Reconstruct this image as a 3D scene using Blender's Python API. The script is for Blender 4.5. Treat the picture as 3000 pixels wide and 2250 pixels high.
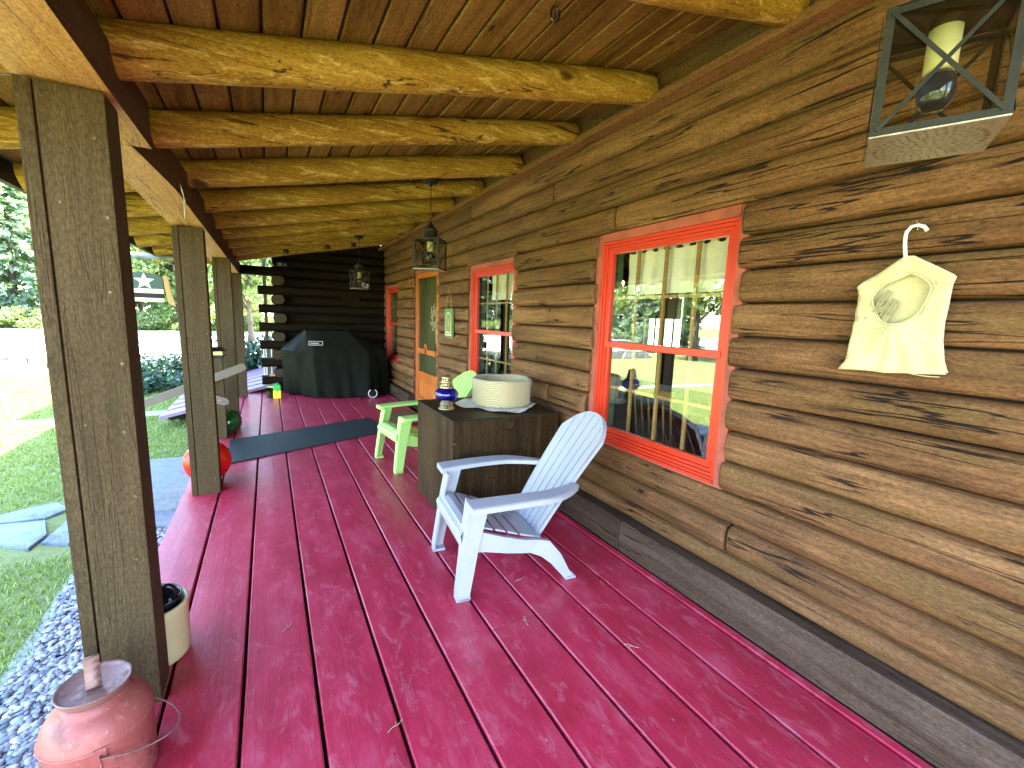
import bpy, bmesh, math, random
import numpy as np
from mathutils import Vector, Matrix, noise as mnoise
R = math.radians
for o in list(bpy.data.objects): bpy.data.objects.remove(o)
scene = bpy.context.scene
COL = scene.collection
H = 1.43                      # camera height above the deck; camera stands at x=0,y=0; porch runs along +Y, house wall on +X
# ---------------------------------------------------------------- camera
def cam_axes(yaw, pitch, roll):
    cy, sy, cp, sp = math.cos(yaw), math.sin(yaw), math.cos(pitch), math.sin(pitch)
    f = Vector((sy*cp, cy*cp, -sp)); r = Vector((cy, -sy, 0)); u = r.cross(f)
    c, s = math.cos(roll), math.sin(roll)
    return c*r+s*u, -s*r+c*u, f
r_, u_, f_ = cam_axes(R(29.28), R(8.5), R(1.96))
cam = bpy.data.objects.new('camera', bpy.data.cameras.new('camera')); COL.objects.link(cam)
M = Matrix((r_, u_, -f_)).transposed().to_4x4(); M.translation = (0, 0, H)
cam.matrix_world = M
cam.data.sensor_fit = 'HORIZONTAL'; cam.data.sensor_width = 36; cam.data.lens = 15.3
cam.data.clip_start = 0.02; cam.data.clip_end = 600
scene.camera = cam
# ---------------------------------------------------------------- light
SUN_EL, SUN_AZ = 57.0, 86.0    # azimuth clockwise from +Y: sun stands behind the house (+X)
world = bpy.data.worlds.new('World'); scene.world = world; world.use_nodes = True
wn = world.node_tree; wn.nodes.clear()
sky = wn.nodes.new('ShaderNodeTexSky'); sky.sky_type = 'NISHITA'; sky.sun_disc = False
sky.sun_elevation = R(SUN_EL); sky.sun_rotation = R(SUN_AZ); sky.air_density = 1.0; sky.dust_density = 1.0
bg = wn.nodes.new('ShaderNodeBackground'); bg.inputs[1].default_value = 0.15
wo = wn.nodes.new('ShaderNodeOutputWorld')
wn.links.new(sky.outputs[0], bg.inputs[0]); wn.links.new(bg.outputs[0], wo.inputs[0])
sl = bpy.data.lights.new('sun', 'SUN'); sl.energy = 3.6; sl.angle = R(0.55); sl.color = (1, .95, .86)
sun = bpy.data.objects.new('sun', sl); COL.objects.link(sun)
sd = Vector((math.sin(R(SUN_AZ))*math.cos(R(SUN_EL)), math.cos(R(SUN_AZ))*math.cos(R(SUN_EL)), math.sin(R(SUN_EL))))
sun.rotation_euler = (-sd).to_track_quat('-Z', 'Y').to_euler(); sun.location = (8, 0, 12)
vs = scene.view_settings; vs.view_transform = 'Standard'; vs.look = 'None'; vs.gamma = 1; vs.exposure = 4.25
scene.render.engine = 'CYCLES'
cy = scene.cycles; cy.max_bounces = 8; cy.diffuse_bounces = 2; cy.glossy_bounces = 4; cy.transmission_bounces = 6; cy.transparent_max_bounces = 12
cy.caustics_reflective = False; cy.caustics_refractive = False; cy.use_denoising = True; cy.sample_clamp_indirect = 6
rnd = random.Random(7)
# ---------------------------------------------------------------- materials
class NT:
    def __init__(s, name):
        s.m = bpy.data.materials.new(name); s.m.use_nodes = True; s.t = s.m.node_tree; s.t.nodes.clear()
        s.out = s.n('ShaderNodeOutputMaterial')
    def n(s, typ, **kw):
        nd = s.t.nodes.new(typ)
        for k, v in kw.items(): setattr(nd, k, v)
        return nd
    def l(s, a, b): s.t.links.new(a, b)
    def val(s, sock, v):
        if hasattr(v, 'is_output') or isinstance(v, bpy.types.NodeSocket): s.l(v, sock)
        else: sock.default_value = v
    def math(s, op, a, b=0.0, c=None, clamp=False):
        nd = s.n('ShaderNodeMath', operation=op); nd.use_clamp = clamp
        s.val(nd.inputs[0], a); s.val(nd.inputs[1], b)
        if c is not None: s.val(nd.inputs[2], c)
        return nd.outputs[0]
    def mix(s, fac, a, b, blend='MIX'):
        nd = s.n('ShaderNodeMix', data_type='RGBA', blend_type=blend); nd.clamp_factor = True
        s.val(nd.inputs[0], fac); s.val(nd.inputs[6], col(a)); s.val(nd.inputs[7], col(b)); return nd.outputs[2]
    def ramp(s, fac, stops, interp='LINEAR'):
        nd = s.n('ShaderNodeValToRGB'); cr = nd.color_ramp; cr.interpolation = interp
        while len(cr.elements) < len(stops): cr.elements.new(.5)
        for e, (p, c) in zip(cr.elements, stops): e.position = p; e.color = col(c)
        s.val(nd.inputs[0], fac); return nd.outputs[0]
    def noise(s, vec, scale, detail=4, rough=.55, dist=0.0):
        nd = s.n('ShaderNodeTexNoise'); nd.inputs['Scale'].default_value = scale; nd.inputs['Detail'].default_value = detail
        nd.inputs['Roughness'].default_value = rough; nd.inputs['Distortion'].default_value = dist; s.l(vec, nd.inputs['Vector']); return nd.outputs[0]
    def vor(s, vec, scale, feature='F1'):
        nd = s.n('ShaderNodeTexVoronoi'); nd.feature = feature; nd.inputs['Scale'].default_value = scale; s.l(vec, nd.inputs['Vector']); return nd
    def mapping(s, vec, scale=(1, 1, 1), loc=(0, 0, 0)):
        nd = s.n('ShaderNodeMapping'); nd.inputs['Scale'].default_value = scale; nd.inputs['Location'].default_value = loc; s.l(vec, nd.inputs['Vector']); return nd.outputs[0]
    def obj(s): return s.n('ShaderNodeTexCoord').outputs['Object']
    def island(s): return s.n('ShaderNodeNewGeometry').outputs['Random Per Island']
    def bsdf(s, base, rough=.5, metal=0., spec=.5, bump=None, bs=.3, bd=.01, sheen=0., trans=0., ior=1.45, coat=0., alpha=None, emit=None, es=0.):
        b = s.n('ShaderNodeBsdfPrincipled')
        s.val(b.inputs['Base Color'], col(base)); s.val(b.inputs['Roughness'], rough); b.inputs['Metallic'].default_value = metal
        b.inputs['Specular IOR Level'].default_value = spec; b.inputs['IOR'].default_value = ior; b.inputs['Transmission Weight'].default_value = trans
        b.inputs['Coat Weight'].default_value = coat; b.inputs['Coat Roughness'].default_value = .1
        b.inputs['Sheen Weight'].default_value = sheen
        if emit: b.inputs['Emission Color'].default_value = col(emit); b.inputs['Emission Strength'].default_value = es
        if bump is not None:
            bp = s.n('ShaderNodeBump'); bp.inputs['Strength'].default_value = bs; bp.inputs['Distance'].default_value = bd
            s.l(bump, bp.inputs['Height']); s.l(bp.outputs[0], b.inputs['Normal'])
        s.l(b.outputs[0], s.out.inputs[0]); return b
def col(c):
    if isinstance(c, (tuple, list)) and len(c) == 3: return (c[0], c[1], c[2], 1)
    return c
def plain(name, c, rough=.5, metal=0., var=.12, scale=8., bs=.15, bd=.004, **kw):
    t = NT(name); v = t.obj(); n1 = t.noise(v, scale, 5)
    n2 = t.noise(v, scale*9, 3)
    f = t.math('ADD', t.math('MULTIPLY', n1, .7), t.math('MULTIPLY', n2, .3))
    base = t.ramp(f, [(.25, tuple(x*(1-var*1.6) for x in c)), (.5, c), (.78, tuple(min(1, x*(1+var)+.004) for x in c))])
    rr = t.math('ADD', t.math('MULTIPLY', n1, .2), rough-.1)
    t.bsdf(base, rr, metal, bump=n2, bs=bs, bd=bd, **kw); return t.m
def wood(name, dark, mid, light, axis='y', rough=.65, knots=.5, cracks=.6, moss=None, grain=1., spec=.3, bs=.5, kscale=1.5, worn=None, specks=.62, kdep=None):
    t = NT(name); v = t.obj(); isl = t.island()
    off = t.n('ShaderNodeCombineXYZ'); s1 = t.math('MULTIPLY', isl, 37.); s2 = t.math('MULTIPLY', isl, 91.)
    t.l(s1, off.inputs[0]); t.l(s2, off.inputs[1]); t.l(s1, off.inputs[2])
    ad = t.n('ShaderNodeVectorMath', operation='ADD'); t.l(v, ad.inputs[0]); t.l(off.outputs[0], ad.inputs[1]); v = ad.outputs[0]
    def st(a, b):  # a along axis, b across
        return {'x': (a, b, b), 'y': (b, a, b), 'z': (b, b, a)}[axis]
    ks = {'x': (1, .5, 2.2), 'y': (0, 1, 2.2), 'z': (2.2, .3, 1)}[axis] if kdep is None else kdep
    vk = t.mapping(v, ks)
    vo = t.vor(vk, kscale); kd = vo.outputs['Distance']
    warp = t.math('MULTIPLY', t.math('SUBTRACT', .30, kd, clamp=True), .07)
    wv = t.n('ShaderNodeVectorMath', operation='ADD'); cx = t.n('ShaderNodeCombineXYZ')
    for i in range(3): t.l(warp, cx.inputs[i])
    t.l(v, wv.inputs[0]); t.l(cx.outputs[0], wv.inputs[1])
    g1 = t.noise(t.mapping(wv.outputs[0], st(1.1, 15)), 1.7*grain, 7, .66, .12)
    g2 = t.noise(t.mapping(wv.outputs[0], st(1.6, 46)), 1.4*grain, 6, .7, .25)
    big = t.noise(t.mapping(v, st(.8, 2.2)), 1.7, 4, .6)
    f = t.math('ADD', t.math('ADD', t.math('MULTIPLY', g1, .5), t.math('MULTIPLY', g2, .28)), t.math('MULTIPLY', big, .32))
    f = t.math('ADD', f, t.math('MULTIPLY', t.math('SUBTRACT', isl, .5), .12))
    base = t.ramp(f, [(.36, dark), (.54, mid), (.74, light)])
    if moss:
        mn = t.noise(t.mapping(v, st(.5, 2.5)), 2.3, 5, .65)
        base = t.mix(t.ramp(mn, [(.48, (0, 0, 0)), (.64, (.65, .65, .65))]), base, moss)
    if worn:
        wn_ = t.noise(t.mapping(wv.outputs[0], st(1.2, 9)), 3.1, 7, .72, .5)
        base = t.mix(t.ramp(wn_, [(.53, (0, 0, 0)), (.61, (.8, .8, .8))]), base, worn)
    sk = t.noise(t.mapping(v, st(9, 44)), 1.8, 5, .68)
    spm = t.noise(t.mapping(v, st(1.2, 4)), 1.9, 3)
    base = t.mix(t.math('MULTIPLY', t.math('MULTIPLY', t.ramp(sk, [(.60, (0, 0, 0)), (.66, (1, 1, 1))]), t.ramp(spm, [(.40, (.15, .15, .15)), (.60, (1, 1, 1))])), specks), base, tuple(x*.45 for x in dark))
    base = t.mix(t.math('MULTIPLY', t.ramp(sk, [(.33, (1, 1, 1)), (.40, (0, 0, 0))]), specks*.30), base, tuple(min(1, x*1.25) for x in light))
    fz = t.noise(t.mapping(v, st(40, 110)), 1.5, 3, .7)
    base = t.mix(t.ramp(fz, [(.30, (1, 1, 1)), (.52, (0, 0, 0))]), base, t.mix(1., base, (.55, .52, .50), 'MULTIPLY'))
    base = t.mix(t.ramp(fz, [(.52, (0, 0, 0)), (.74, (1, 1, 1))]), base, t.mix(1., base, (1.45, 1.42, 1.4), 'MULTIPLY'))
    h = t.math('SUBTRACT', t.math('MULTIPLY', g2, .6), t.math('MULTIPLY', sk, .8))
    if knots:
        kk = t.ramp(kd, [(.05, (1, 1, 1)), (.095, (0, 0, 0))])
        base = t.mix(t.math('MULTIPLY', kk, knots), base, tuple(x*.22 for x in dark))
        ring = t.math('MULTIPLY', t.ramp(kd, [(.085, (0, 0, 0)), (.125, (1, 1, 1)), (.19, (0, 0, 0))]), knots*.45)
        base = t.mix(ring, base, dark)
    if cracks:
        cn = t.noise(t.mapping(v, st(.42, 9)), 1.9, 3, .5, .1)
        cm = t.noise(t.mapping(v, st(.9, 2)), 1.6, 2)
        line = t.ramp(t.math('ABSOLUTE', t.math('SUBTRACT', cn, .5)), [(.0, (1, 1, 1)), (.007, (.9, .9, .9)), (.014, (0, 0, 0))])
        line = t.math('MULTIPLY', line, t.ramp(cm, [(.46, (0, 0, 0)), (.54, (1, 1, 1))]))
        base = t.mix(t.math('MULTIPLY', line, cracks), base, tuple(x*.15 for x in dark))
        h = t.math('SUBTRACT', h, t.math('MULTIPLY', line, .8))
    t.bsdf(base, t.math('ADD', t.math('MULTIPLY', g1, .25), rough-.12), spec=spec, bump=h, bs=bs, bd=.006); return t.m
MT = {}
MT['wall_log'] = wood('log wall stain', (.042, .017, .006), (.166, .075, .029), (.34, .172, .074), 'y', moss=(.130, .074, .022), knots=.95, cracks=1., kscale=2.7, bs=1., specks=.6)
MT['sill'] = wood('sill log weathered stain', (.026, .014, .008), (.064, .037, .023), (.12, .075, .050), 'y', knots=.5, cracks=.8, kscale=2.3)
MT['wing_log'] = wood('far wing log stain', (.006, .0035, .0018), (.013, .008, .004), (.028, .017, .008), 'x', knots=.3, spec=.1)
MT['log_end'] = wood('log end grain', (.03, .018, .009), (.055, .033, .016), (.085, .052, .026), 'y', knots=.2, cracks=.9)
MT['rafter'] = wood('peeled rafter log', (.20, .095, .014), (.36, .205, .030), (.56, .37, .075), 'x', rough=.6, worn=(.70, .50, .15), knots=.85, cracks=.9, kscale=1.5, spec=.18, specks=.4)
MT['roof_board'] = wood('stained roof board', (.090, .050, .011), (.255, .155, .036), (.42, .275, .080), 'y', rough=.6, spec=.15, knots=.9, kscale=2.4, cracks=.3, kdep=(3., 1, 0))
MT['beam'] = wood('beam stain', (.32, .15, .045), (.54, .28, .10), (.70, .42, .17), 'y', knots=.5)  # pale copy: light from the ground on the underside is put into this colour
MT['beam_shaded_side'] = wood('beam side darkened as shade', (.04, .018, .009), (.085, .040, .020), (.14, .07, .036), 'y', knots=.6)  # dark copy: shade on the inward face is put into this colour
MT['post'] = wood('post grey brown stain', (.046, .029, .014), (.074, .048, .023), (.104, .069, .034), 'z', knots=.5, cracks=.15, rough=.7, spec=.15, specks=.2)
MT['dark_wood'] = plain('dark backing wood', (.02, .012, .006), .8)
MT['frieze'] = wood('frieze board', (.07, .036, .014), (.13, .068, .026), (.20, .11, .042), 'y', knots=.3)
MT['moulding'] = wood('moulding strip', (.14, .06, .025), (.22, .10, .042), (.30, .15, .065), 'y', knots=.2)
MT['trim'] = plain('salmon painted casing', (.38, .088, .058), .65, var=.4, scale=9, bs=.35)
MT['sash'] = plain('orange red window frame', (.60, .042, .016), .32, var=.06)
MT['door'] = wood('orange stained door wood', (.42, .10, .02), (.58, .155, .03), (.70, .22, .05), 'z', rough=.4, knots=0, cracks=.2)
MT['muntin'] = wood('tan muntin wood', (.30, .17, .05), (.44, .27, .09), (.55, .36, .13), 'z', knots=0, cracks=0)
MT['black'] = plain('black metal', (.015, .016, .014), .45, .6)
MT['lantern_metal'] = plain('weathered lantern metal', (.020, .018, .010), .6, .3, var=.4, scale=30)
MT['lantern_pale'] = plain('speckled tin', (.42, .37, .28), .45, .7, var=.4, scale=60)
MT['socket'] = plain('cream lamp socket', (.85, .78, .42), .45, var=.03)
MT['chair_lilac'] = plain('lilac grey plastic', (.41, .41, .455), .42, var=.05, scale=5, bs=.12)
MT['chair_green'] = plain('lime green plastic', (.46, .74, .20), .42, var=.05, scale=5, bs=.12)
MT['crate'] = wood('dark stained crate plywood', (.013, .0065, .0025), (.036, .019, .0075), (.095, .056, .022), 'z', knots=.15, cracks=.25, rough=.55, spec=.12)
MT['crate_top'] = wood('dark crate top', (.008, .006, .003), (.018, .013, .007), (.035, .026, .013), 'y', knots=.2, cracks=.3, rough=.45, spec=.2, kdep=(2.2, 1, 0))
MT['brass'] = plain('tarnished brass', (.50, .40, .20), .35, .85, var=.4, scale=40)
MT['cotton'] = plain('cream cotton', (.60, .52, .29), .9, var=.22, scale=11, bs=.4, bd=.006, sheen=.2)
MT['white_cloth'] = plain('white towelling', (.88, .84, .72), .95, var=.08, scale=60, bs=.8)
MT['curtain'] = plain('pale green white curtain', (.92, .92, .74), .9, var=.04, trans=0.)
MT['cover'] = plain('black green grill cover', (.0048, .0062, .0030), .62, var=.25, scale=5, bs=.3, bd=.01, spec=.12)
MT['white'] = plain('white plastic', (.82, .82, .80), .4, var=.03)
MT['red_can'] = plain('faded red enamel', (.43, .115, .095), .48, .05, var=.25, scale=9, bs=.25)
def m_can(name, a, b_, c):
    t = NT(name); v = t.obj(); n1 = t.noise(v, 7, 7, .68); n2 = t.noise(v, 34, 5, .7); n3 = t.noise(v, 4, 3)
    base = t.ramp(n3, [(.35, a), (.65, b_)])
    base = t.mix(t.math('MULTIPLY', t.ramp(n1, [(.55, (0, 0, 0)), (.62, (1, 1, 1))]), .75), base, c)
    base = t.mix(t.math('MULTIPLY', t.ramp(n2, [(.58, (0, 0, 0)), (.68, (1, 1, 1))]), .45), base, tuple(min(1, x*1.5+.05) for x in b_))
    t.bsdf(base, t.math('ADD', t.math('MULTIPLY', n1, .35), .28), metal=.1, bump=t.math('ADD', n1, n2), bs=.35, bd=.004); return t.m
MT['red_can'] = m_can('faded red enamel', (.33, .085, .07), (.42, .13, .11), (.15, .06, .045))
MT['rust_old'] = plain('rusty lid metal', (.28, .15, .12), .42, .5, var=.6, scale=9)
MT['rust'] = m_can('rusty lid', (.24, .12, .10), (.34, .21, .19), (.07, .035, .025))
MT['stoneware'] = plain('cream stoneware', (.68, .58, .30), .35, var=.08, scale=10)
MT['gloss_black'] = plain('glossy black enamel', (.006, .006, .007), .12, var=.05)
MT['rail'] = plain('grey brown painted rail', (.15, .115, .085), .55, var=.15)
MT['steel'] = plain('galvanised screw', (.35, .33, .28), .35, .9)
MT['hatch'] = plain('hatch paint with sky tint', (.27, .17, .27), .45, var=.2, scale=6)  # red paint, coloured lilac to imitate sky reflected at a grazing angle
MT['screw'] = plain('weathered screw', (.13, .10, .07), .4, .6)
MT['trunk'] = wood('tree bark', (.03, .022, .015), (.075, .058, .04), (.14, .11, .08), 'z', knots=.2, cracks=.9, bs=.9)
MT['interior'] = wood('interior wall boards', (.02, .012, .007), (.04, .025, .014), (.07, .045, .026), 'z', knots=.3)
MT['interior_trim'] = plain('sage green casing', (.12, .22, .14), .5)
MT['gold_mat'] = plain('brown patterned doormat', (.13, .085, .03), .95, var=.8, scale=22, bs=.9)
MT['pale_stone'] = plain('blue grey granite', (.24, .28, .31), .75, var=.3, scale=30, bs=.6, bd=.01)
MT['flag'] = plain('blue grey flagstone', (.17, .215, .27), .6, var=.55, scale=4, bs=.6, bd=.02)
MT['drystone'] = plain('pale field stone', (.52, .50, .46), .9, var=.3, scale=6, bs=.8, bd=.03)
MT['shingle'] = plain('roof shingles', (.06, .058, .055), .9, var=.3)
MT['ceramic_green'] = plain('green slate board', (.13, .22, .085), .6, var=.2)
MT['cream_paint'] = plain('cream paint', (.80, .76, .48), .6)
MT['orange_paint'] = plain('orange paint', (.75, .28, .08), .6)
MT['twine'] = plain('twine', (.50, .40, .22), .9)
MT['yellow_plastic'] = plain('yellow plastic', (.90, .68, .02), .4, var=.03)
MT['green_plastic'] = plain('green plastic', (.02, .42, .06), .4, var=.03)
MT['lime_plastic'] = plain('lime plastic', (.60, .75, .05), .4, var=.03)
MT['deck_under'] = plain('dark earth', (.01, .008, .006), .95)
MT['candle'] = plain('ivory candle sleeve', (.7, .6, .4), .5)
def m_deck():
    t = NT('crimson deck paint'); v = t.obj(); isl = t.island()
    off = t.n('ShaderNodeCombineXYZ'); t.l(t.math('MULTIPLY', isl, 13.), off.inputs[0]); t.l(t.math('MULTIPLY', isl, 57.), off.inputs[1])
    ad = t.n('ShaderNodeVectorMath', operation='ADD'); t.l(v, ad.inputs[0]); t.l(off.outputs[0], ad.inputs[1]); v = ad.outputs[0]
    g = t.noise(t.mapping(v, (60, 1.6, 60)), 1.4, 6, .65, .5)
    blot = t.noise(t.mapping(v, (3.2, 1.4, 1)), 1.6, 6, .66)
    scuff = t.noise(t.mapping(v, (5, 2.2, 1)), 3.2, 8, .75, .8)
    fine = t.noise(v, 95, 3, .6)
    base = t.ramp(blot, [(.30, (.34, .009, .032)), (.52, (.47, .018, .056)), (.74, (.56, .070, .12))])
    base = t.mix(t.math('MULTIPLY', t.ramp(scuff, [(.52, (0, 0, 0)), (.66, (1, 1, 1))]), .58), base, (.58, .13, .18))
    base = t.mix(t.math('MULTIPLY', t.ramp(g, [(.30, (1, 1, 1)), (.44, (0, 0, 0))]), .35), base, (.17, .008, .02))
    sp = t.vor(v, 17); base = t.mix(t.ramp(sp.outputs['Distance'], [(.045, (1, 1, 1)), (.065, (0, 0, 0))]), base, (.10, .01, .02))
    base = t.mix(t.math('MULTIPLY', t.ramp(t.vor(t.mapping(v, (1, .6, 1), (3, 7, 0)), 9.).outputs['Distance'], [(.02, (1, 1, 1)), (.04, (0, 0, 0))]), .35), base, (.70, .42, .42))
    rr = t.math('ADD', t.math('MULTIPLY', scuff, .34), .36)
    b_ = t.bsdf(base, rr, spec=.5, ior=1.5, coat=.45, bump=t.math('ADD', g, t.math('MULTIPLY', fine, .35)), bs=.35, bd=.004); b_.inputs['Coat Roughness'].default_value = .24; return t.m
MT['deck'] = m_deck()
def m_glass(name, tint=(1, 1, 1), refl=.16):
    t = NT(name); tr = t.n('ShaderNodeBsdfTransparent'); tr.inputs[0].default_value = col(tint)
    gl = t.n('ShaderNodeBsdfGlossy'); gl.inputs['Roughness'].default_value = .004
    ge = t.n('ShaderNodeNewGeometry'); dp = t.n('ShaderNodeVectorMath', operation='DOT_PRODUCT'); t.l(ge.outputs['Incoming'], dp.inputs[0]); t.l(ge.outputs['Normal'], dp.inputs[1])
    c1 = t.math('SUBTRACT', 1., t.math('ABSOLUTE', dp.outputs['Value']), clamp=True)
    f = t.math('ADD', t.math('MULTIPLY', t.math('POWER', c1, 4.2), 1-refl), refl, clamp=True)
    mx = t.n('ShaderNodeMixShader'); t.l(f, mx.inputs[0]); t.l(tr.outputs[0], mx.inputs[1]); t.l(gl.outputs[0], mx.inputs[2])
    t.l(mx.outputs[0], t.out.inputs[0]); return t.m
MT['pane'] = m_glass('window glass', (.94, .95, .92), .24)
MT['thin_glass'] = m_glass('dusty lantern glass', (.80, .80, .70), .10)
def m_tint(name, c, rough=.03, ior=1.45):
    t = NT(name); b = t.bsdf(c, rough, trans=.75, ior=ior, spec=.6, coat=1.); return t.m
MT['blue_glass'] = m_tint('cobalt glass', (.005, .01, .42))
MT['bulb'] = m_tint('bulb glass', (.05, .08, .14), .02)
MT['red_gloss'] = plain('glossy red vinyl', (.80, .006, .004), .28, var=.05)
MT['green_gloss'] = plain('glossy dark green vinyl', (.006, .065, .012), .14, var=.05, coat=.6)
def m_leaf(name, a, b, trans=.35):
    t = NT(name); isl = t.island(); v = t.obj(); n1 = t.noise(v, 1.1, 3)
    f = t.math('ADD', t.math('MULTIPLY', isl, .5), t.math('MULTIPLY', n1, .5))
    base = t.ramp(f, [(.25, a), (.7, b)])
    d = t.n('ShaderNodeBsdfDiffuse'); t.l(base, d.inputs[0])
    tl = t.n('ShaderNodeBsdfTranslucent'); t.l(t.mix(1., base, (1., 1.15, .45), 'MULTIPLY'), tl.inputs[0])
    gl = t.n('ShaderNodeBsdfGlossy'); gl.inputs['Roughness'].default_value = .45
    m1 = t.n('ShaderNodeMixShader'); m1.inputs[0].default_value = trans; t.l(d.outputs[0], m1.inputs[1]); t.l(tl.outputs[0], m1.inputs[2])
    m2 = t.n('ShaderNodeMixShader'); m2.inputs[0].default_value = .06; t.l(m1.outputs[0], m2.inputs[1]); t.l(gl.outputs[0], m2.inputs[2])
    t.l(m2.outputs[0], t.out.inputs[0]); return t.m
MT['leaf'] = m_leaf('broad leaves', (.13, .20, .06), (.28, .36, .11), .5)
MT['needle'] = m_leaf('spruce needles', (.17, .26, .19), (.32, .42, .31), .5)
MT['shrub_leaf'] = m_leaf('shrub leaves', (.03, .085, .05), (.10, .18, .11), .25)
MT['grass_blade'] = m_leaf('grass blades', (.19, .28, .06), (.36, .44, .13), .4)
def m_ground():
    t = NT('lawn ground'); v = t.obj()
    n1 = t.noise(v, .35, 5); n2 = t.noise(v, 9, 6, .7); n3 = t.noise(v, 70, 3, .7)
    base = t.ramp(t.math('ADD', t.math('MULTIPLY', n2, .5), t.math('MULTIPLY', n3, .5)), [(.32, (.12, .15, .04)), (.5, (.21, .25, .075)), (.7, (.31, .33, .13))])
    base = t.mix(t.ramp(n1, [(.50, (0, 0, 0)), (.68, (.6, .6, .6))]), base, (.20, .18, .07))
    t.bsdf(base, .9, bump=t.math('ADD', n3, n2), bs=.7, bd=.03); return t.m
MT['lawn'] = m_ground()
MT['drive'] = plain('pale gravel drive', (.42, .39, .34), .95, var=.25, scale=3, bs=.6, bd=.02)
MT['path'] = plain('pale stone dust path', (.34, .36, .38), .9, var=.3, scale=12, bs=.6, bd=.01)
def m_pebble():
    t = NT('river pebbles'); isl = t.island(); v = t.obj()
    base = t.ramp(isl, [(0, (.07, .085, .10)), (.3, (.16, .18, .205)), (.55, (.26, .28, .30)), (.8, (.38, .38, .37)), (1, (.60, .58, .54))])
    n = t.noise(v, 60, 4); base = t.mix(t.math('MULTIPLY', n, .35), base, (.12, .13, .15))
    t.bsdf(base, .5, bump=n, bs=.15); return t.m
MT['pebble'] = m_pebble()
def m_screen(name, c, a):
    t = NT(name); v = t.obj(); d = t.n('ShaderNodeBsdfDiffuse'); d.inputs[0].default_value = col(c)
    tr = t.n('ShaderNodeBsdfTransparent'); mx = t.n('ShaderNodeMixShader')
    n = t.noise(t.mapping(v, (1, 1, .15)), 14, 3); t.l(t.math('ADD', t.math('MULTIPLY', n, .15), a-.07), mx.inputs[0])
    t.l(tr.outputs[0], mx.inputs[1]); t.l(d.outputs[0], mx.inputs[2]); t.l(mx.outputs[0], t.out.inputs[0]); return t.m
MT['screen'] = m_screen('insect screen', (.12, .115, .05), .42)
def m_bed():
    t = NT('ribbed tan fabric'); v = t.obj(); w1 = t.n('ShaderNodeTexWave'); w1.bands_direction = 'DIAGONAL'; w1.inputs['Scale'].default_value = 42; w1.inputs['Distortion'].default_value = .4; t.l(v, w1.inputs[0])
    n = t.noise(v, 7, 4)
    base = t.mix(w1.outputs['Fac'], (.30, .235, .13), (.62, .50, .29)); base = t.mix(t.math('MULTIPLY', n, .35), base, (.30, .25, .16))
    t.bsdf(base, .95, bump=w1.outputs['Fac'], bs=.5, bd=.003, sheen=.3); return t.m
MT['bed'] = m_bed()
def m_rubber():
    t = NT('ribbed rubber matting'); v = t.obj(); ck = t.n('ShaderNodeTexWave'); ck.bands_direction = 'X'; ck.inputs['Scale'].default_value = 22; t.l(v, ck.inputs[0])
    c2 = t.n('ShaderNodeTexWave'); c2.bands_direction = 'Y'; c2.inputs['Scale'].default_value = 22; t.l(v, c2.inputs[0])
    f = t.math('MULTIPLY', ck.outputs['Fac'], c2.outputs['Fac']); n = t.noise(v, 5, 5)
    base = t.mix(f, (.008, .016, .017), (.026, .045, .048)); base = t.mix(t.math('MULTIPLY', n, .3), base, (.05, .06, .06))
    t.bsdf(base, .55, bump=f, bs=.6, bd=.004); return t.m
MT['rubber'] = m_rubber()
def emis(name, c, s):
    t = NT(name); e = t.n('ShaderNodeEmission'); e.inputs[0].default_value = col(c); e.inputs[1].default_value = s; t.l(e.outputs[0], t.out.inputs[0]); return t.m
MT['flame_bulb'] = emis('lit candle bulb', (1, .55, .18), 6)
MT['filament'] = emis('lit filament', (1, .9, .7), 1.5)
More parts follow.
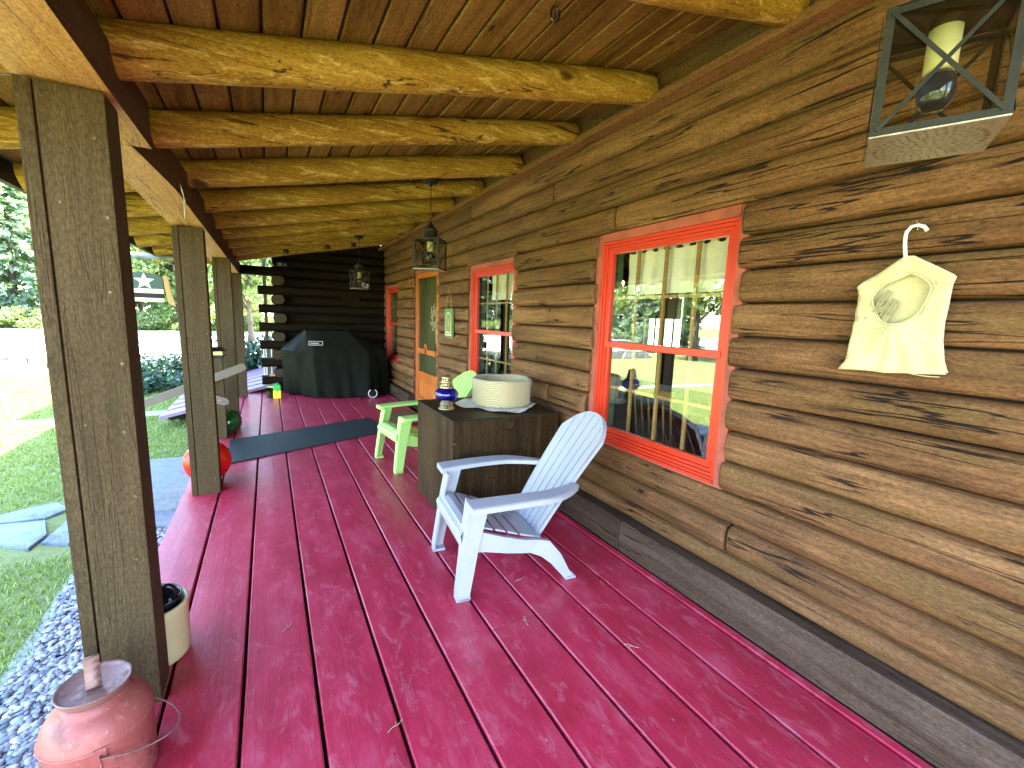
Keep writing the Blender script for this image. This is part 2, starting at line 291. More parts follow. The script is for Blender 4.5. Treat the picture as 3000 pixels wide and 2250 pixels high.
# ---------------------------------------------------------------- mesh helpers
class MB:
    def __init__(s): s.v = []; s.f = []; s.sm = []; s.mi = []
    def add(s, vs_, fs, smooth=False, mi=0, mat=None):
        b = len(s.v)
        for p in vs_:
            p = Vector(p)
            if mat is not None: p = mat @ p
            s.v.append((p.x, p.y, p.z))
        for f in fs: s.f.append(tuple(b+i for i in f)); s.sm.append(smooth); s.mi.append(mi)
        return s
    def box(s, x0, x1, y0, y1, z0, z1, mat=None, mi=0, bev=0.):
        if bev > 0:
            bm = bmesh.new(); bmesh.ops.create_cube(bm, size=1)
            bmesh.ops.scale(bm, vec=(abs(x1-x0), abs(y1-y0), abs(z1-z0)), verts=bm.verts)
            bmesh.ops.bevel(bm, geom=bm.edges[:]+bm.verts[:], offset=bev, segments=2, affect='EDGES', profile=.7)
            bmesh.ops.translate(bm, vec=((x0+x1)/2, (y0+y1)/2, (z0+z1)/2), verts=bm.verts)
            bm.verts.index_update(); s.add([v.co for v in bm.verts], [[v.index for v in f.verts] for f in bm.faces], False, mi, mat); bm.free(); return s
        P = [(x0, y0, z0), (x1, y0, z0), (x1, y1, z0), (x0, y1, z0), (x0, y0, z1), (x1, y0, z1), (x1, y1, z1), (x0, y1, z1)]
        return s.add(P, [(0, 3, 2, 1), (4, 5, 6, 7), (0, 1, 5, 4), (1, 2, 6, 5), (2, 3, 7, 6), (3, 0, 4, 7)], False, mi, mat)
    def tube(s, pts, rad, n=10, cap=True, smooth=True, mi=0, mat=None, sq=1.):
        pts = [Vector(p) for p in pts]; k = len(pts); V = []; F = []
        rad = [rad]*k if not isinstance(rad, (list, tuple)) else rad
        up = None
        for i, p in enumerate(pts):
            d = (pts[min(i+1, k-1)]-pts[max(i-1, 0)]).normalized()
            if up is None: up = Vector((0, 0, 1)) if abs(d.z) < .9 else Vector((1, 0, 0))
            a = d.cross(up).normalized(); b = a.cross(d).normalized(); up = b
            for j in range(n):
                th = 2*math.pi*j/n; V.append(p+a*math.cos(th)*rad[i]*sq+b*math.sin(th)*rad[i])
        for i in range(k-1):
            for j in range(n): F.append((i*n+j, i*n+(j+1) % n, (i+1)*n+(j+1) % n, (i+1)*n+j))
        s.add(V, F, smooth, mi, mat)
        if cap:
            s.add(V[:n], [tuple(range(n))], False, mi, mat); s.add(V[-n:], [tuple(range(n))[::-1]], False, mi, mat)
        return s
    def lathe(s, prof, n=32, c=(0, 0, 0), smooth=True, mi=0, mat=None, cap=True):
        V = []; F = []; k = len(prof)
        for r, z in prof:
            for j in range(n):
                th = 2*math.pi*j/n; V.append((c[0]+r*math.cos(th), c[1]+r*math.sin(th), c[2]+z))
        for i in range(k-1):
            for j in range(n): F.append((i*n+j, i*n+(j+1) % n, (i+1)*n+(j+1) % n, (i+1)*n+j))
        if cap: F.append(tuple(range(n))[::-1]); F.append(tuple((k-1)*n+j for j in range(n)))
        return s.add(V, F, smooth, mi, mat)
    def prism(s, poly, d0, d1, plane='yz', mi=0, mat=None, smooth=False):
        def P(a, b, d): return {'yz': (d, a, b), 'xz': (a, d, b), 'xy': (a, b, d)}[plane]
        n = len(poly); V = [P(a, b, d0) for a, b in poly]+[P(a, b, d1) for a, b in poly]
        F = [tuple(range(n))[::-1], tuple(range(n, 2*n))]+[(i, (i+1) % n, n+(i+1) % n, n+i) for i in range(n)]
        return s.add(V, F, smooth, mi, mat)
    def grid(s, fn, nu, nv, smooth=True, mi=0, thick=None, mat=None, closeu=False):
        V = [fn(i/(nu-1) if not closeu else i/nu, j/(nv-1)) for i in range(nu) for j in range(nv)]; F = []
        for i in range(nu if closeu else nu-1):
            for j in range(nv-1):
                i2 = (i+1) % nu; F.append((i*nv+j, i2*nv+j, i2*nv+j+1, i*nv+j+1))
        return s.add(V, F, smooth, mi, mat)
    def build(s, name, mats, parent=None, loc=None, rot=None, fix=True):
        me = bpy.data.meshes.new(name); me.from_pydata(s.v, [], s.f)
        me.polygons.foreach_set('use_smooth', s.sm); me.polygons.foreach_set('material_index', s.mi)
        for m in (mats if isinstance(mats, (list, tuple)) else [mats]): me.materials.append(MT[m] if isinstance(m, str) else m)
        me.validate(); me.update()
        if fix:
            bm = bmesh.new(); bm.from_mesh(me); bmesh.ops.recalc_face_normals(bm, faces=bm.faces); bm.to_mesh(me); bm.free()
        o = bpy.data.objects.new(name, me); COL.objects.link(o)
        if parent: o.parent = parent
        if loc: o.location = loc
        if rot: o.rotation_euler = rot
        return o
def tag(o, label=None, cat=None, group=None, kind=None):
    for k, v in (('label', label), ('category', cat), ('group', group), ('kind', kind)):
        if v: o[k] = v
    return o
def thing(name, label, cat, loc=(0, 0, 0), rz=0., group=None):
    o = bpy.data.objects.new(name, None); COL.objects.link(o); o.location = loc; o.rotation_euler = (0, 0, rz); o.empty_display_size = .1
    return tag(o, label, cat, group)
def copy_tree(o, parent=None):
    c = o.copy(); COL.objects.link(c); c.parent = parent
    for ch in list(o.children): copy_tree(ch, c)
    return c
def nz(x, y=0., z=0.): return mnoise.noise(Vector((x, y, z)))
# ================================================================ THE HOUSE
house = thing('log_house', 'brown log house with its covered porch, crimson plank floor and red framed windows', 'log house', (0, 0, 0))
YA, YB = -3.0, 8.62            # ends of the long wall
XF = 1.945                     # front bulge of the wall logs
XS = 2.008                       # seam depth
SE = [.2+.0, .300, .455, .610, .765, .920, 1.075, 1.230, 1.385, 1.541, 1.697, 1.852, 2.008, 2.164, 2.320, 2.476, 2.640]
W1 = (1.321, 2.41, .586, 2.002); W2 = (3.505, 4.58, .586, 1.99); W3 = (7.60, 8.57, .57, 1.96); DR = (5.56, 6.66, .03, 2.10)
OPN = [(W1[0], W1[1], W1[2], W1[3]), (W2[0], W2[1], W2[2], W2[3]), (DR[0], DR[1], -.1, DR[3]), (W3[0], W3[1], W3[2], W3[3])]
def wall_log(mb, y0, y1, z0, z1, r0, r1, seed, xf=XF, xs=XS, ends=.02, back=.10):
    """half-round log: front arc, straight back; rounded by r at its ends"""
    ny = max(3, int((y1-y0)/.11)); na = 9; V = []; F = []
    ys = [y0+(y1-y0)*i/ny for i in range(ny+1)]
    ys = sorted(set([y0, y0+.006, y0+.02] + ys[1:-1] + [y1-.02, y1-.006, y1]))
    for y in ys:
        e = min(y-y0 if r0 else 9, y1-y if r1 else 9)
        sh = 0 if e > .019 else (.004 if e > .005 else .014)
        wob = nz(y*1.3, seed*3.1)*.007; wb2 = nz(y*.9, seed*5.7, 3)*.006
        rw = []
        for a in range(na):
            t = -math.pi/2+math.pi*a/(na-1)
            c = abs(math.cos(t))**.33
            z = (z0+z1)/2+math.sin(t)*((z1-z0)/2-.0034-sh*.6)+(wb2*math.cos(t))
            x = xs-(xs-xf-sh)*c-wob*c+nz(y*4, a*.8, seed)*.004*c
            rw.append((x, y, z))
        rw.append((xs+back, y, z1-.003-sh)); rw.append((xs+back, y, z0+.003+sh)); V += rw
    m = na+2
    for i in range(len(ys)-1):
        for j in range(m): F.append((i*m+j, i*m+(j+1) % m, (i+1)*m+(j+1) % m, (i+1)*m+j))
    mb.add(V, F, True)
    n0 = len(V)-m
    mb.add(V[:m], [tuple(range(m))], False); mb.add(V[n0:], [tuple(range(m))[::-1]], False)
JOINTS = {14: [2.94, 6.9], 13: [7.4, .2], 12: [2.22, 5.6], 5: [-.1], 3: [.1], 8: [.05], 15: [4.5], 2: [3.0, 5.3], 11: [.0], 1: [1.25], 4: [2.9]}
wall = MB()
for k in range(len(SE)-1):
    z0, z1 = SE[k], SE[k+1]; zc = (z0+z1)/2
    segs = []; cur = YA; cr = False
    for (a, b, c, d) in sorted(OPN):
        if c-.03 < zc < d+.01:
            j0 = rnd.choice([-.012, .004, .018, .026]); j1 = rnd.choice([-.01, .0, .012, .022])
            segs.append((cur, a+j0, cr, True)); cur = b-j1; cr = True
    segs.append((cur, YB+rnd.uniform(-.12, .0), cr, True))
    for (a, b, r0, r1) in segs:
        cuts = [j for j in JOINTS.get(k, []) if a+.1 < j < b-.1]
        pts = [a]+sorted(cuts)+[b]
        for i in range(len(pts)-1):
            wall_log(wall, pts[i]+(.006 if i else 0), pts[i+1]-(.006 if i < len(pts)-2 else 0), z0, z1, r0 or i > 0, r1 or i < len(pts)-2, k+i*7+int(a*3))
wob = wall.build('log_wall', 'wall_log', house)
# sill log standing proud with its flat ledge
sl_ = MB(); n = 60
for (a, b) in ((YA, 1.9), (1.905, DR[0]), (DR[1], YB)):
    nn = int((b-a)/.15); V = []; F = []
    for i in range(nn+1):
        y = a+(b-a)*i/nn; w = nz(y*1.1, 9.)*.006
        V += [(1.885+w, y, .0), (1.872+w, y, .10), (1.883+w, y, .185), (1.893+w, y, .197), (2.06, y, .202), (2.06, y, 0)]
    for i in range(nn):
        for j in range(6): F.append((i*6+j, i*6+(j+1) % 6, (i+1)*6+(j+1) % 6, (i+1)*6+j))
    sl_.add(V, F, False); sl_.add(V[:6], [tuple(range(6))]); sl_.add(V[-6:], [tuple(range(6))[::-1]])
sl_.build('sill_log', 'sill', house)
# backing and the rest of the house shell (never coplanar with the logs)
bk = MB()
ys_ = [YA, W1[0]+.05, W1[1]-.05, W2[0]+.05, W2[1]-.05, DR[0]+.03, DR[1]-.03, W3[0]+.05, W3[1]-.05, 8.9]
for i in range(0, 9):
    a, b = ys_[i], ys_[i+1]
    if i % 2 == 0: bk.box(2.03, 2.12, a, b, .0, 2.72)
    else:
        zz = {1: (W1[2], W1[3]), 3: (W2[2], W2[3]), 5: (-.0, DR[3]), 7: (W3[2], W3[3])}[i]
        if zz[0] > .01: bk.box(2.03, 2.12, a, b, .0, zz[0]+.03)
        bk.box(2.03, 2.12, a, b, zz[1]-.03, 2.72)
bk.build('wall_backing', 'dark_wood', house)
shell = MB()
shell.box(2.12, 6.4, YA-.02, YA+.08, -.3, 2.7); shell.box(2.12, 6.4, 8.9, 9.0, -.3, 2.7)
BW = (5.25, 6.10, 1.02, 1.92)    # opening in the back wall
shell.box(6.3, 6.4, YA+.08, BW[0], -.3, 2.7); shell.box(6.3, 6.4, BW[1], 8.9, -.3, 2.7)
shell.box(6.3, 6.4, BW[0], BW[1], -.3, BW[2]); shell.box(6.3, 6.4, BW[0], BW[1], BW[3], 2.7)
shell.box(2.12, 6.3, YA+.08, 8.9, -.05, -.01); shell.box(2.12, 6.3, YA+.08, 8.9, 2.5, 2.54)
shell.box(2.125, 6.3, 4.95, 5.05, -.01, 2.5) if False else None
shell.build('interior_room', 'interior', house)
# frieze board + moulding
fr = MB(); fr.box(1.915, 2.1, YA, YB, 2.648, 2.84); fr.build('frieze_board', 'frieze', house)
fr = MB()
for a, b in ((YA, 4.35), (4.353, YB)):
    fr.prism([(1.865, 2.612), (1.945, 2.606), (1.95, 2.646), (1.868, 2.655)], a, b, 'xz')
fr.build('frieze_moulding', 'moulding', house)
# roof boards running along the porch
SL = .213
def roofz(x): return 2.468+SL*(x-.4)      # underside of the boards
rb = MB(); x = -1.12; pitch = .1275; i = 0
while x < 1.93:
    x1 = min(x+pitch-.010, 2.0)
    cutsy = sorted([rnd.uniform(0, YB-1) for _ in range(3)]); pts = [-1.0]+cutsy+[9.2]
    for k in range(4):
        a, b = pts[k]+.0015, pts[k+1]-.0015
        P = [(x, roofz(x)+.006), (x+.006, roofz(x)), (x1-.006, roofz(x1)), (x1, roofz(x1)+.006), (x1, roofz(x1)+.02), (x, roofz(x)+.02)]
        rb.prism(P, a, b, 'xz')
    x += pitch
rb.build('ceiling_boards', 'roof_board', house)
rf = MB()
rf.prism([(-1.17, roofz(-1.17)+.022), (2.0, roofz(2.0)+.022), (2.0, roofz(2.0)+.09), (-1.17, roofz(-1.17)+.09)], -1.0, 9.2, 'xz')  # porch roof ends short behind the camera to let sky light onto the deck
rf.prism([(2.003, 2.86), (5.0, 7.6), (8.0, 2.9), (8.0, 3.05), (5.0, 7.8), (2.003, 3.03)], -6, 9.2, 'xz')  # unseen upper roof, shaped steep and long to keep sun off the deck
rf.build('roof', 'shingle', house)
fa = MB(); fa.box(-1.19, -1.155, -1.0, 9.2, 2.045, 2.235); fa.build('fascia_board', 'dark_wood', house)
# rafters
RY = [1.19, 1.95, 2.64, 3.39, 4.15, 4.92, 5.67, 6.42, 7.17, 7.92]
for i, y in enumerate(RY):
    r = MB(); n = 36; pts = []; rads = []; r0 = .076+rnd.uniform(-.004, .006)
    for j in range(n+1):
        x = -1.10+(1.905+1.10)*j/n
        rad = r0*(1.03-.06*j/n)+nz(x*1.7, i*4.)*.006
        if j == n: rad *= .80
        elif j == n-1: pass
        pts.append((x, y+nz(x*.8, i*3.3)*.012, roofz(x)-.074+nz(x*.9, i*2.1, 5)*.005)); rads.append(rad)
    pts[-2] = (pts[-1][0]-.018, pts[-2][1], pts[-2][2]+.01)
    r.tube(pts, rads, 18)
    r.build('rafter', 'rafter', house)
# plate beam
bm_ = MB(); V = []
for y in (-1.0, 1.83, 2.32):
    zb = 2.002+.0277*(4-y) if y > 0 else 2.062
    V += [(-.60, y, zb), (-.385 if y < 2.3 else -.374, y, zb), (-.385 if y < 2.3 else -.374, y, 2.218), (-.60, y, 2.178)]
bm_.add(V, [(3, 2, 1, 0), (8, 9, 10, 11)]+[(i*4+j, i*4+(j+1) % 4, (i+1)*4+(j+1) % 4, (i+1)*4+j) for i in range(2) for j in range(4)])
bo_ = bm_.build('plate_beam', ['beam', 'beam_shaded_side'], house)
for p in bo_.data.polygons: p.material_index = 1 if p.normal.x > .7 else 0  # faces turned to the wall take the copy darkened as shade
bm_ = MB()
V = []
for y, dx, dz in ((2.323, -.06, .0), (2.9, -.012, .0), (3.6, 0, 0), (9.0, 0, 0)):
    zb = 2.0+.0277*max(0, 4-y); V += [(-.575, y, zb), (-.376+dx, y, zb), (-.376+dx, y, 2.213), (-.575, y, 2.172)]
F = [(3, 2, 1, 0)]+[(i*4+j, i*4+(j+1) % 4, (i+1)*4+(j+1) % 4, (i+1)*4+j) for i in range(3) for j in range(4)]+[(12, 13, 14, 15)]
bm_.add(V, F); bm_.mi = [0 if k%1 or f else 0 for k, f in enumerate(bm_.f)]; bo_ = bm_.build('plate_beam', ['beam', 'beam_shaded_side'], house)
for p in bo_.data.polygons: p.material_index = 1 if p.normal.x > .7 else 0  # same split between brightened and shade-darkened beam colour
# posts : one narrow and one wide plank laid round a core, with screws
def post(y, xl=-.567, xr=-.384, dep=.15, ztop=2.0, z0=0.):
    p = MB(); p.box(xl+.041, xr, y, y+dep, z0, ztop-.001, bev=.005)
    p.box(xl, xl+.036, y-.002, y+dep+.002, z0, ztop-.001, bev=.003)
    p.box(xl+.03, xl+.05, y+.012, y+dep-.012, z0, ztop-.003)
    o = p.build('porch_post', 'post', house)
    for k in range(9):
        z = .12+k*.225; xx = xr-.018 if k % 2 else xr-.03
        spots = [(xx, z, .0048)]+([(xl+.07, z+.03, .0035)] if k % 3 == 1 else [])
        for sx, sz, sr in spots:
            q = MB(); q.tube([(sx, y-.0030, sz), (sx, y+.002, sz)], sr, 8); q.build('screw', 'screw', o)
post(1.83, -.591, -.399, .145, 2.055)
post(3.95, -.567, -.384, .13)
post(6.05, -.526, -.352, .13)
post(8.35, -.50, -.350, .13)
# deck
dk = MB(); gx = [-.640, -.392, -.142, .105, .350, .598, .845, 1.09, 1.335, 1.582, 1.826]
JT = {0: [3.80], 1: [3.83], 3: [6.6], 5: [5.6], 6: [1.62], 7: [1.98], 8: [6.0]}
for i in range(10):
    a, b = gx[i]+.0062, gx[i+1]-.0062
    pts = [YA]+JT.get(i, [])+[8.74]
    for k in range(len(pts)-1):
        y0, y1 = pts[k]+.0012, pts[k+1]-.0012
        ny = max(2, int((y1-y0)/.3)); V = []; F = []
        for j in range(ny+1):
            y = y0+(y1-y0)*j/ny; cup = nz(y*.7, i*5.)*.0025; e = nz(y*3, i*2.)*.0015
            V += [(a+e, y, -.036), (a+e, y, -.006+cup), (a+.005+e, y, -.0005+cup), ((a+b)/2, y, .0008), (b-.005+e, y, -.0005-cup), (b+e, y, -.006-cup), (b+e, y, -.036)]
        for j in range(ny):
            for q in range(7): F.append((j*7+q, j*7+(q+1) % 7, (j+1)*7+(q+1) % 7, (j+1)*7+q))
        dk.add(V, F, False); dk.add(V[:7], [tuple(range(7))]); dk.add(V[-7:], [tuple(range(7))[::-1]])
dk.box(1.831, 1.869, YA, 8.74, -.03, .006, bev=.003)
dk.build('porch_floor', 'deck', house)
un = MB(); un.box(-.60, 2.0, YA, 8.74, -.30, -.05); un.build('deck_frame', 'deck_under', house)
sk = MB(); sk.box(-.63, -.603, YA, 8.74, -.26, -.038); sk.build('deck_rim_board', 'deck', house)
# ---- windows
def window(y0, y1, z0, z1, split=1.285, muntins=True, mun_y=3):
    c = MB(); X = 1.985; t = .050
    c.box(X, X+.05, y0, y0+t, z0, z1, bev=.003); c.box(X, X+.05, y1-t, y1, z0, z1, bev=.003)
    c.box(X-.0025, X+.05, y0+t+.0005, y1-t-.0005, z1-t, z1+.002); c.box(X-.0025, X+.05, y0+t+.0005, y1-t-.0005, z0-.002, z0+t-.01)
    w = c.build('window', 'trim', house)
    f = MB(); a, b, d, e = y0+t+.001, y1-t-.001, z0+t-.009, z1-t-.001
    for (p, q, dx) in ((0, .016, 0), (.017, .034, .010), (.035, .052, .022)):
        X2 = X+.006+dx
        f.box(X2, X2+.05, a+p, a+q, d+p, e-p, bev=.002); f.box(X2, X2+.05, b-q, b-p, d+p, e-p, bev=.002)
        f.box(X2+.001, X2+.05, a+q, b-q, e-q, e-p); f.box(X2+.001, X2+.05, a+q, b-q, d+p, d+q)
    f.box(X-.012, X+.02, a+.002, b-.002, d-.012, d+.004, bev=.003)
    f.build('window_frame', 'sash', w)
    a2, b2, d2, e2 = a+.053, b-.053, d+.053, e-.053
    f = MB(); xs = X+.030
    f.box(xs+.001, xs+.03, a2, a2+.022, split-.01, e2); f.box(xs+.001, xs+.03, b2-.022, b2, split-.01, e2); f.box(xs, xs+.03, a2+.0225, b2-.0225, e2-.022, e2); f.box(xs-.006, xs+.03, a2-.002, b2+.002, split-.022, split+.018, bev=.004)
    f.build('upper_sash', 'sash', w)
    f = MB(); xl = X+.040
    f.box(xl, xl+.03, a2, a2+.03, d2, split-.024); f.box(xl, xl+.03, b2-.03, b2, d2, split-.024); f.box(xl+.001, xl+.03, a2+.0305, b2-.0305, d2, d2+.035)
    f.build('lower_sash', 'sash', w)
    g = MB(); g.add([(xs+.016, a2+.01, split), (xs+.016, b2-.01, split), (xs+.016, b2-.01, e2-.01), (xs+.016, a2+.01, e2-.01)], [(0, 1, 2, 3)]); g.build('upper_pane', 'pane', w)
    g = MB(); g.add([(xl+.016, a2+.01, d2+.01), (xl+.016, b2-.01, d2+.01), (xl+.016, b2-.01, split-.02), (xl+.016, a2+.01, split-.02)], [(0, 1, 2, 3)]); g.build('lower_pane', 'pane', w)
    if muntins:
        for nm, za, zb, xx in (('upper_muntins', split+.018, e2-.02, xs+.033), ('lower_muntins', d2+.035, split-.022, xl+.033)):
            m = MB(); zm = (za+zb)/2
            for k in range(1, mun_y+1):
                y = a2+(b2-a2)*k/(mun_y+1); m.box(xx, xx+.016, y-.010, y+.010, za, zb, bev=.002)
            m.box(xx+.002, xx+.012, a2+.02, b2-.02, zm-.009, zm+.009)
            m.build(nm, 'muntin', w)
    for ya, yb in ((a2-.05, a2-.002), (b2+.002, b2+.05)): r = MB(); r.box(2.09, 2.135, ya, yb, d2-.04, e2+.04); r.build('interior_casing', 'interior_trim', w)
    return w
window(*W1); window(*W2); window(*W3, split=1.27)
# lintel slips above window 1 and 2
for (a, b, c, d) in (W1, W2): lt = MB(); lt.box(1.962, 2.02, a-.02, b+.03, d+.003, d+.03, bev=.004); lt.build('window_lintel', 'wall_log', house)
# ---- back window glass of the room
gb = MB(); gb.add([(6.35, BW[0], BW[2]), (6.35, BW[1], BW[2]), (6.35, BW[1], BW[3]), (6.35, BW[0], BW[3])], [(0, 1, 2, 3)])
bw = MB(); 
for a, b, c, d in ((BW[0]-.06, BW[0], BW[2], BW[3]), (BW[1], BW[1]+.06, BW[2], BW[3]), (BW[0]-.06, BW[1]+.06, BW[3], BW[3]+.06), (BW[0]-.06, BW[1]+.06, BW[2]-.06, BW[2])): bw.box(6.27, 6.298, a, b, c, d)
for k in (1, 2, 3): yy = BW[0]+(BW[1]-BW[0])*k/4; bw.box(6.32, 6.34, yy-.015, yy+.015, BW[2], BW[3])
bwo = bw.build('window', 'interior_trim', house); gb.build('pane', 'pane', bwo)
# ---- screen door
def door():
    y0, y1, z0, z1 = DR; X = 1.985
    c = MB(); c.box(X, X+.05, y0+.0, y0+.055, z0, z1, bev=.003); c.box(X, X+.05, y1-.03, y1, z0, z1, bev=.003); c.box(X-.002, X+.05, y0+.056, y1-.031, z1-.05, z1)
    jb = c.build('door_casing', 'trim', house)
    a, b = y0+.058, y1-.033; d, e = z0+.01, z1-.053; X1 = X+.008
    m = MB(); st = .085
    m.box(X1, X1+.03, a, a+st, d, e, bev=.003); m.box(X1, X1+.03, b-st, b, d, e, bev=.003)
    for (p, q) in ((e-.075, e), (.875, .945), (.50, .60), (d, d+.15)): m.box(X1+.001, X1+.028, a+st+.0005, b-st-.0005, p, q)
    m.box(X1+.012, X1+.02, a+st+.0005, b-st-.0005, d+.155, .495)
    pc = [(a+st+.06, d+.19), (b-st-.06, d+.19), (b-st-.06, .46), (a+st+.06, .46)]
    m.prism(pc, X1+.006, X1+.011)
    o = m.build('screen_door', 'door', house)
    s = MB(); s.add([(X1+.015, a+st, .60), (X1+.015, b-st, .60), (X1+.015, b-st, .875), (X1+.015, a+st, .875)], [(0, 1, 2, 3)])
    s.add([(X1+.015, a+st, .945), (X1+.015, b-st, .945), (X1+.015, b-st, e-.075), (X1+.015, a+st, e-.075)], [(0, 1, 2, 3)])
    s.build('insect_screen', 'screen', o)
    h = MB(); yc = 6.165; n = 14
    arch = [(yc-.065, .935)]+[(yc-.065*math.cos(math.pi*k/n), .955+.075*math.sin(math.pi*k/n)) for k in range(n+1)]+[(yc+.065, .935)]
    h.prism(arch, X1-.006, X1-.0012); h.build('push_plate', 'door', o)
    h = MB(); h.prism([(yc-.018, .885), (yc+.018, .885), (yc+.010, .93), (yc+.016, .95), (yc, 1.0), (yc-.016, .95), (yc-.010, .93)], X1-.010, X1-.0065); h.build('keyhole_cutout', 'gloss_black', o)
    h = MB(); h.tube([(X1-.003, a+.03, .99), (X1-.03, a+.03, .985), (X1-.03, a+.03, .90), (X1-.003, a+.03, .89)], .006, 8); h.build('handle', 'black', o)
    # dim inner door standing open behind the screen
    q = MB(); q.box(2.14, 2.17, y0-.05, y1+.05, 0, z1+.03)
    q.build('inner_door', plain('dull olive inner door', (.055, .055, .02), .6), house)
door()
# ---- wing at the far end
WY = 8.75
wg = MB()
def xlog(mb, x0, x1, zc, h=.149, yf=WY, dep=.18, seed=0):
    n = max(2, int((x1-x0)/.2)); V = []; F = []
    prof = [(0.0, -.42), (-.016, -.25), (-.022, 0), (-.016, .25), (0.0, .42), (.012, .5), (dep, .5), (dep, -.5), (.012, -.5)]
    for i in range(n+1):
        x = x0+(x1-x0)*i/n; w = nz(x*1.4, seed)*.005
        V += [(x, yf+dy+w, zc+h*f) for dy, f in prof]
    m = len(prof)
    for i in range(n):
        for j in range(m): F.append((i*m+j, i*m+(j+1) % m, (i+1)*m+(j+1) % m, (i+1)*m+j))
    mb.add(V, F, False); mb.add(V[:m], [tuple(range(m))]); mb.add(V[-m:], [tuple(range(m))[::-1]])
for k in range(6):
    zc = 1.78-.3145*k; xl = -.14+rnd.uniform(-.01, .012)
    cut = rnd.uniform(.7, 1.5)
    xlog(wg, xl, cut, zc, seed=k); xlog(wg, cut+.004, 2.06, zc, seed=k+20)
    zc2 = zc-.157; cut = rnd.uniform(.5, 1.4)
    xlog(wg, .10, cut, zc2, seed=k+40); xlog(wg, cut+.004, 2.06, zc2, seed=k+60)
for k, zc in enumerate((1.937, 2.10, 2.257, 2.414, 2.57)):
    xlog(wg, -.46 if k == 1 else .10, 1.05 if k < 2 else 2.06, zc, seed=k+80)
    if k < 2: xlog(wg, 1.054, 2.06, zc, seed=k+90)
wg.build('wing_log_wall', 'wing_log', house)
we = MB()
we.box(.17, 2.1, WY+.19, WY+.24, -.3, 2.75); we.box(.12, .2, WY+.24, 13, -.3, 3.1); we.box(.2, 5, 12.9, 13, -.3, 3.1)
we.build('wing_side_wall', 'dark_wood', house)
for k in range(6):
    e = MB(); zc = 1.937-.3145*k; xc = .165+rnd.uniform(-.018, .02); n = 20; V = []; F = []
    ys = [8.47, 8.474, 8.49, WY+.1]
    for i, y in enumerate(ys):
        s_ = (.93, .985, 1, 1)[i]
        for j in range(n):
            th = 2*math.pi*j/n; zz = math.sin(th)*.100; zz = max(-.078, min(.078, zz))
            V.append((xc+math.cos(th)*.104*s_, y, zc+zz*s_))
    for i in range(3):
        for j in range(n): F.append((i*n+j, i*n+(j+1) % n, (i+1)*n+(j+1) % n, (i+1)*n+j))
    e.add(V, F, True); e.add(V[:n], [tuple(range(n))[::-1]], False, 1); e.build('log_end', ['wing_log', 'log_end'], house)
wr = MB(); wr.prism([(-1.15, 3.25), (2.5, 4.2), (5.6, 3.25), (5.6, 3.32), (2.5, 4.28), (-1.15, 3.32)], 9.3, 14, 'xz'); wr.build('wing_roof', 'shingle', house)
pl = MB(); pl.box(1.20, 1.53, WY-.045, WY-.025, 1.645, 1.785, bev=.003); pl.build('wall_plaque', 'wing_log', house)
# cable cover along a rafter, crossing to the hanging lantern boxes
for y in (3.39, 6.42):
    cc = MB(); cc.prism([(1.24, roofz(1.24)-.158), (1.86, roofz(1.86)-.158), (1.86, roofz(1.86)-.15), (1.24, roofz(1.24)-.15)], y-.012, y+.012, 'xz'); cc.build('cable_cover', 'beam', house)
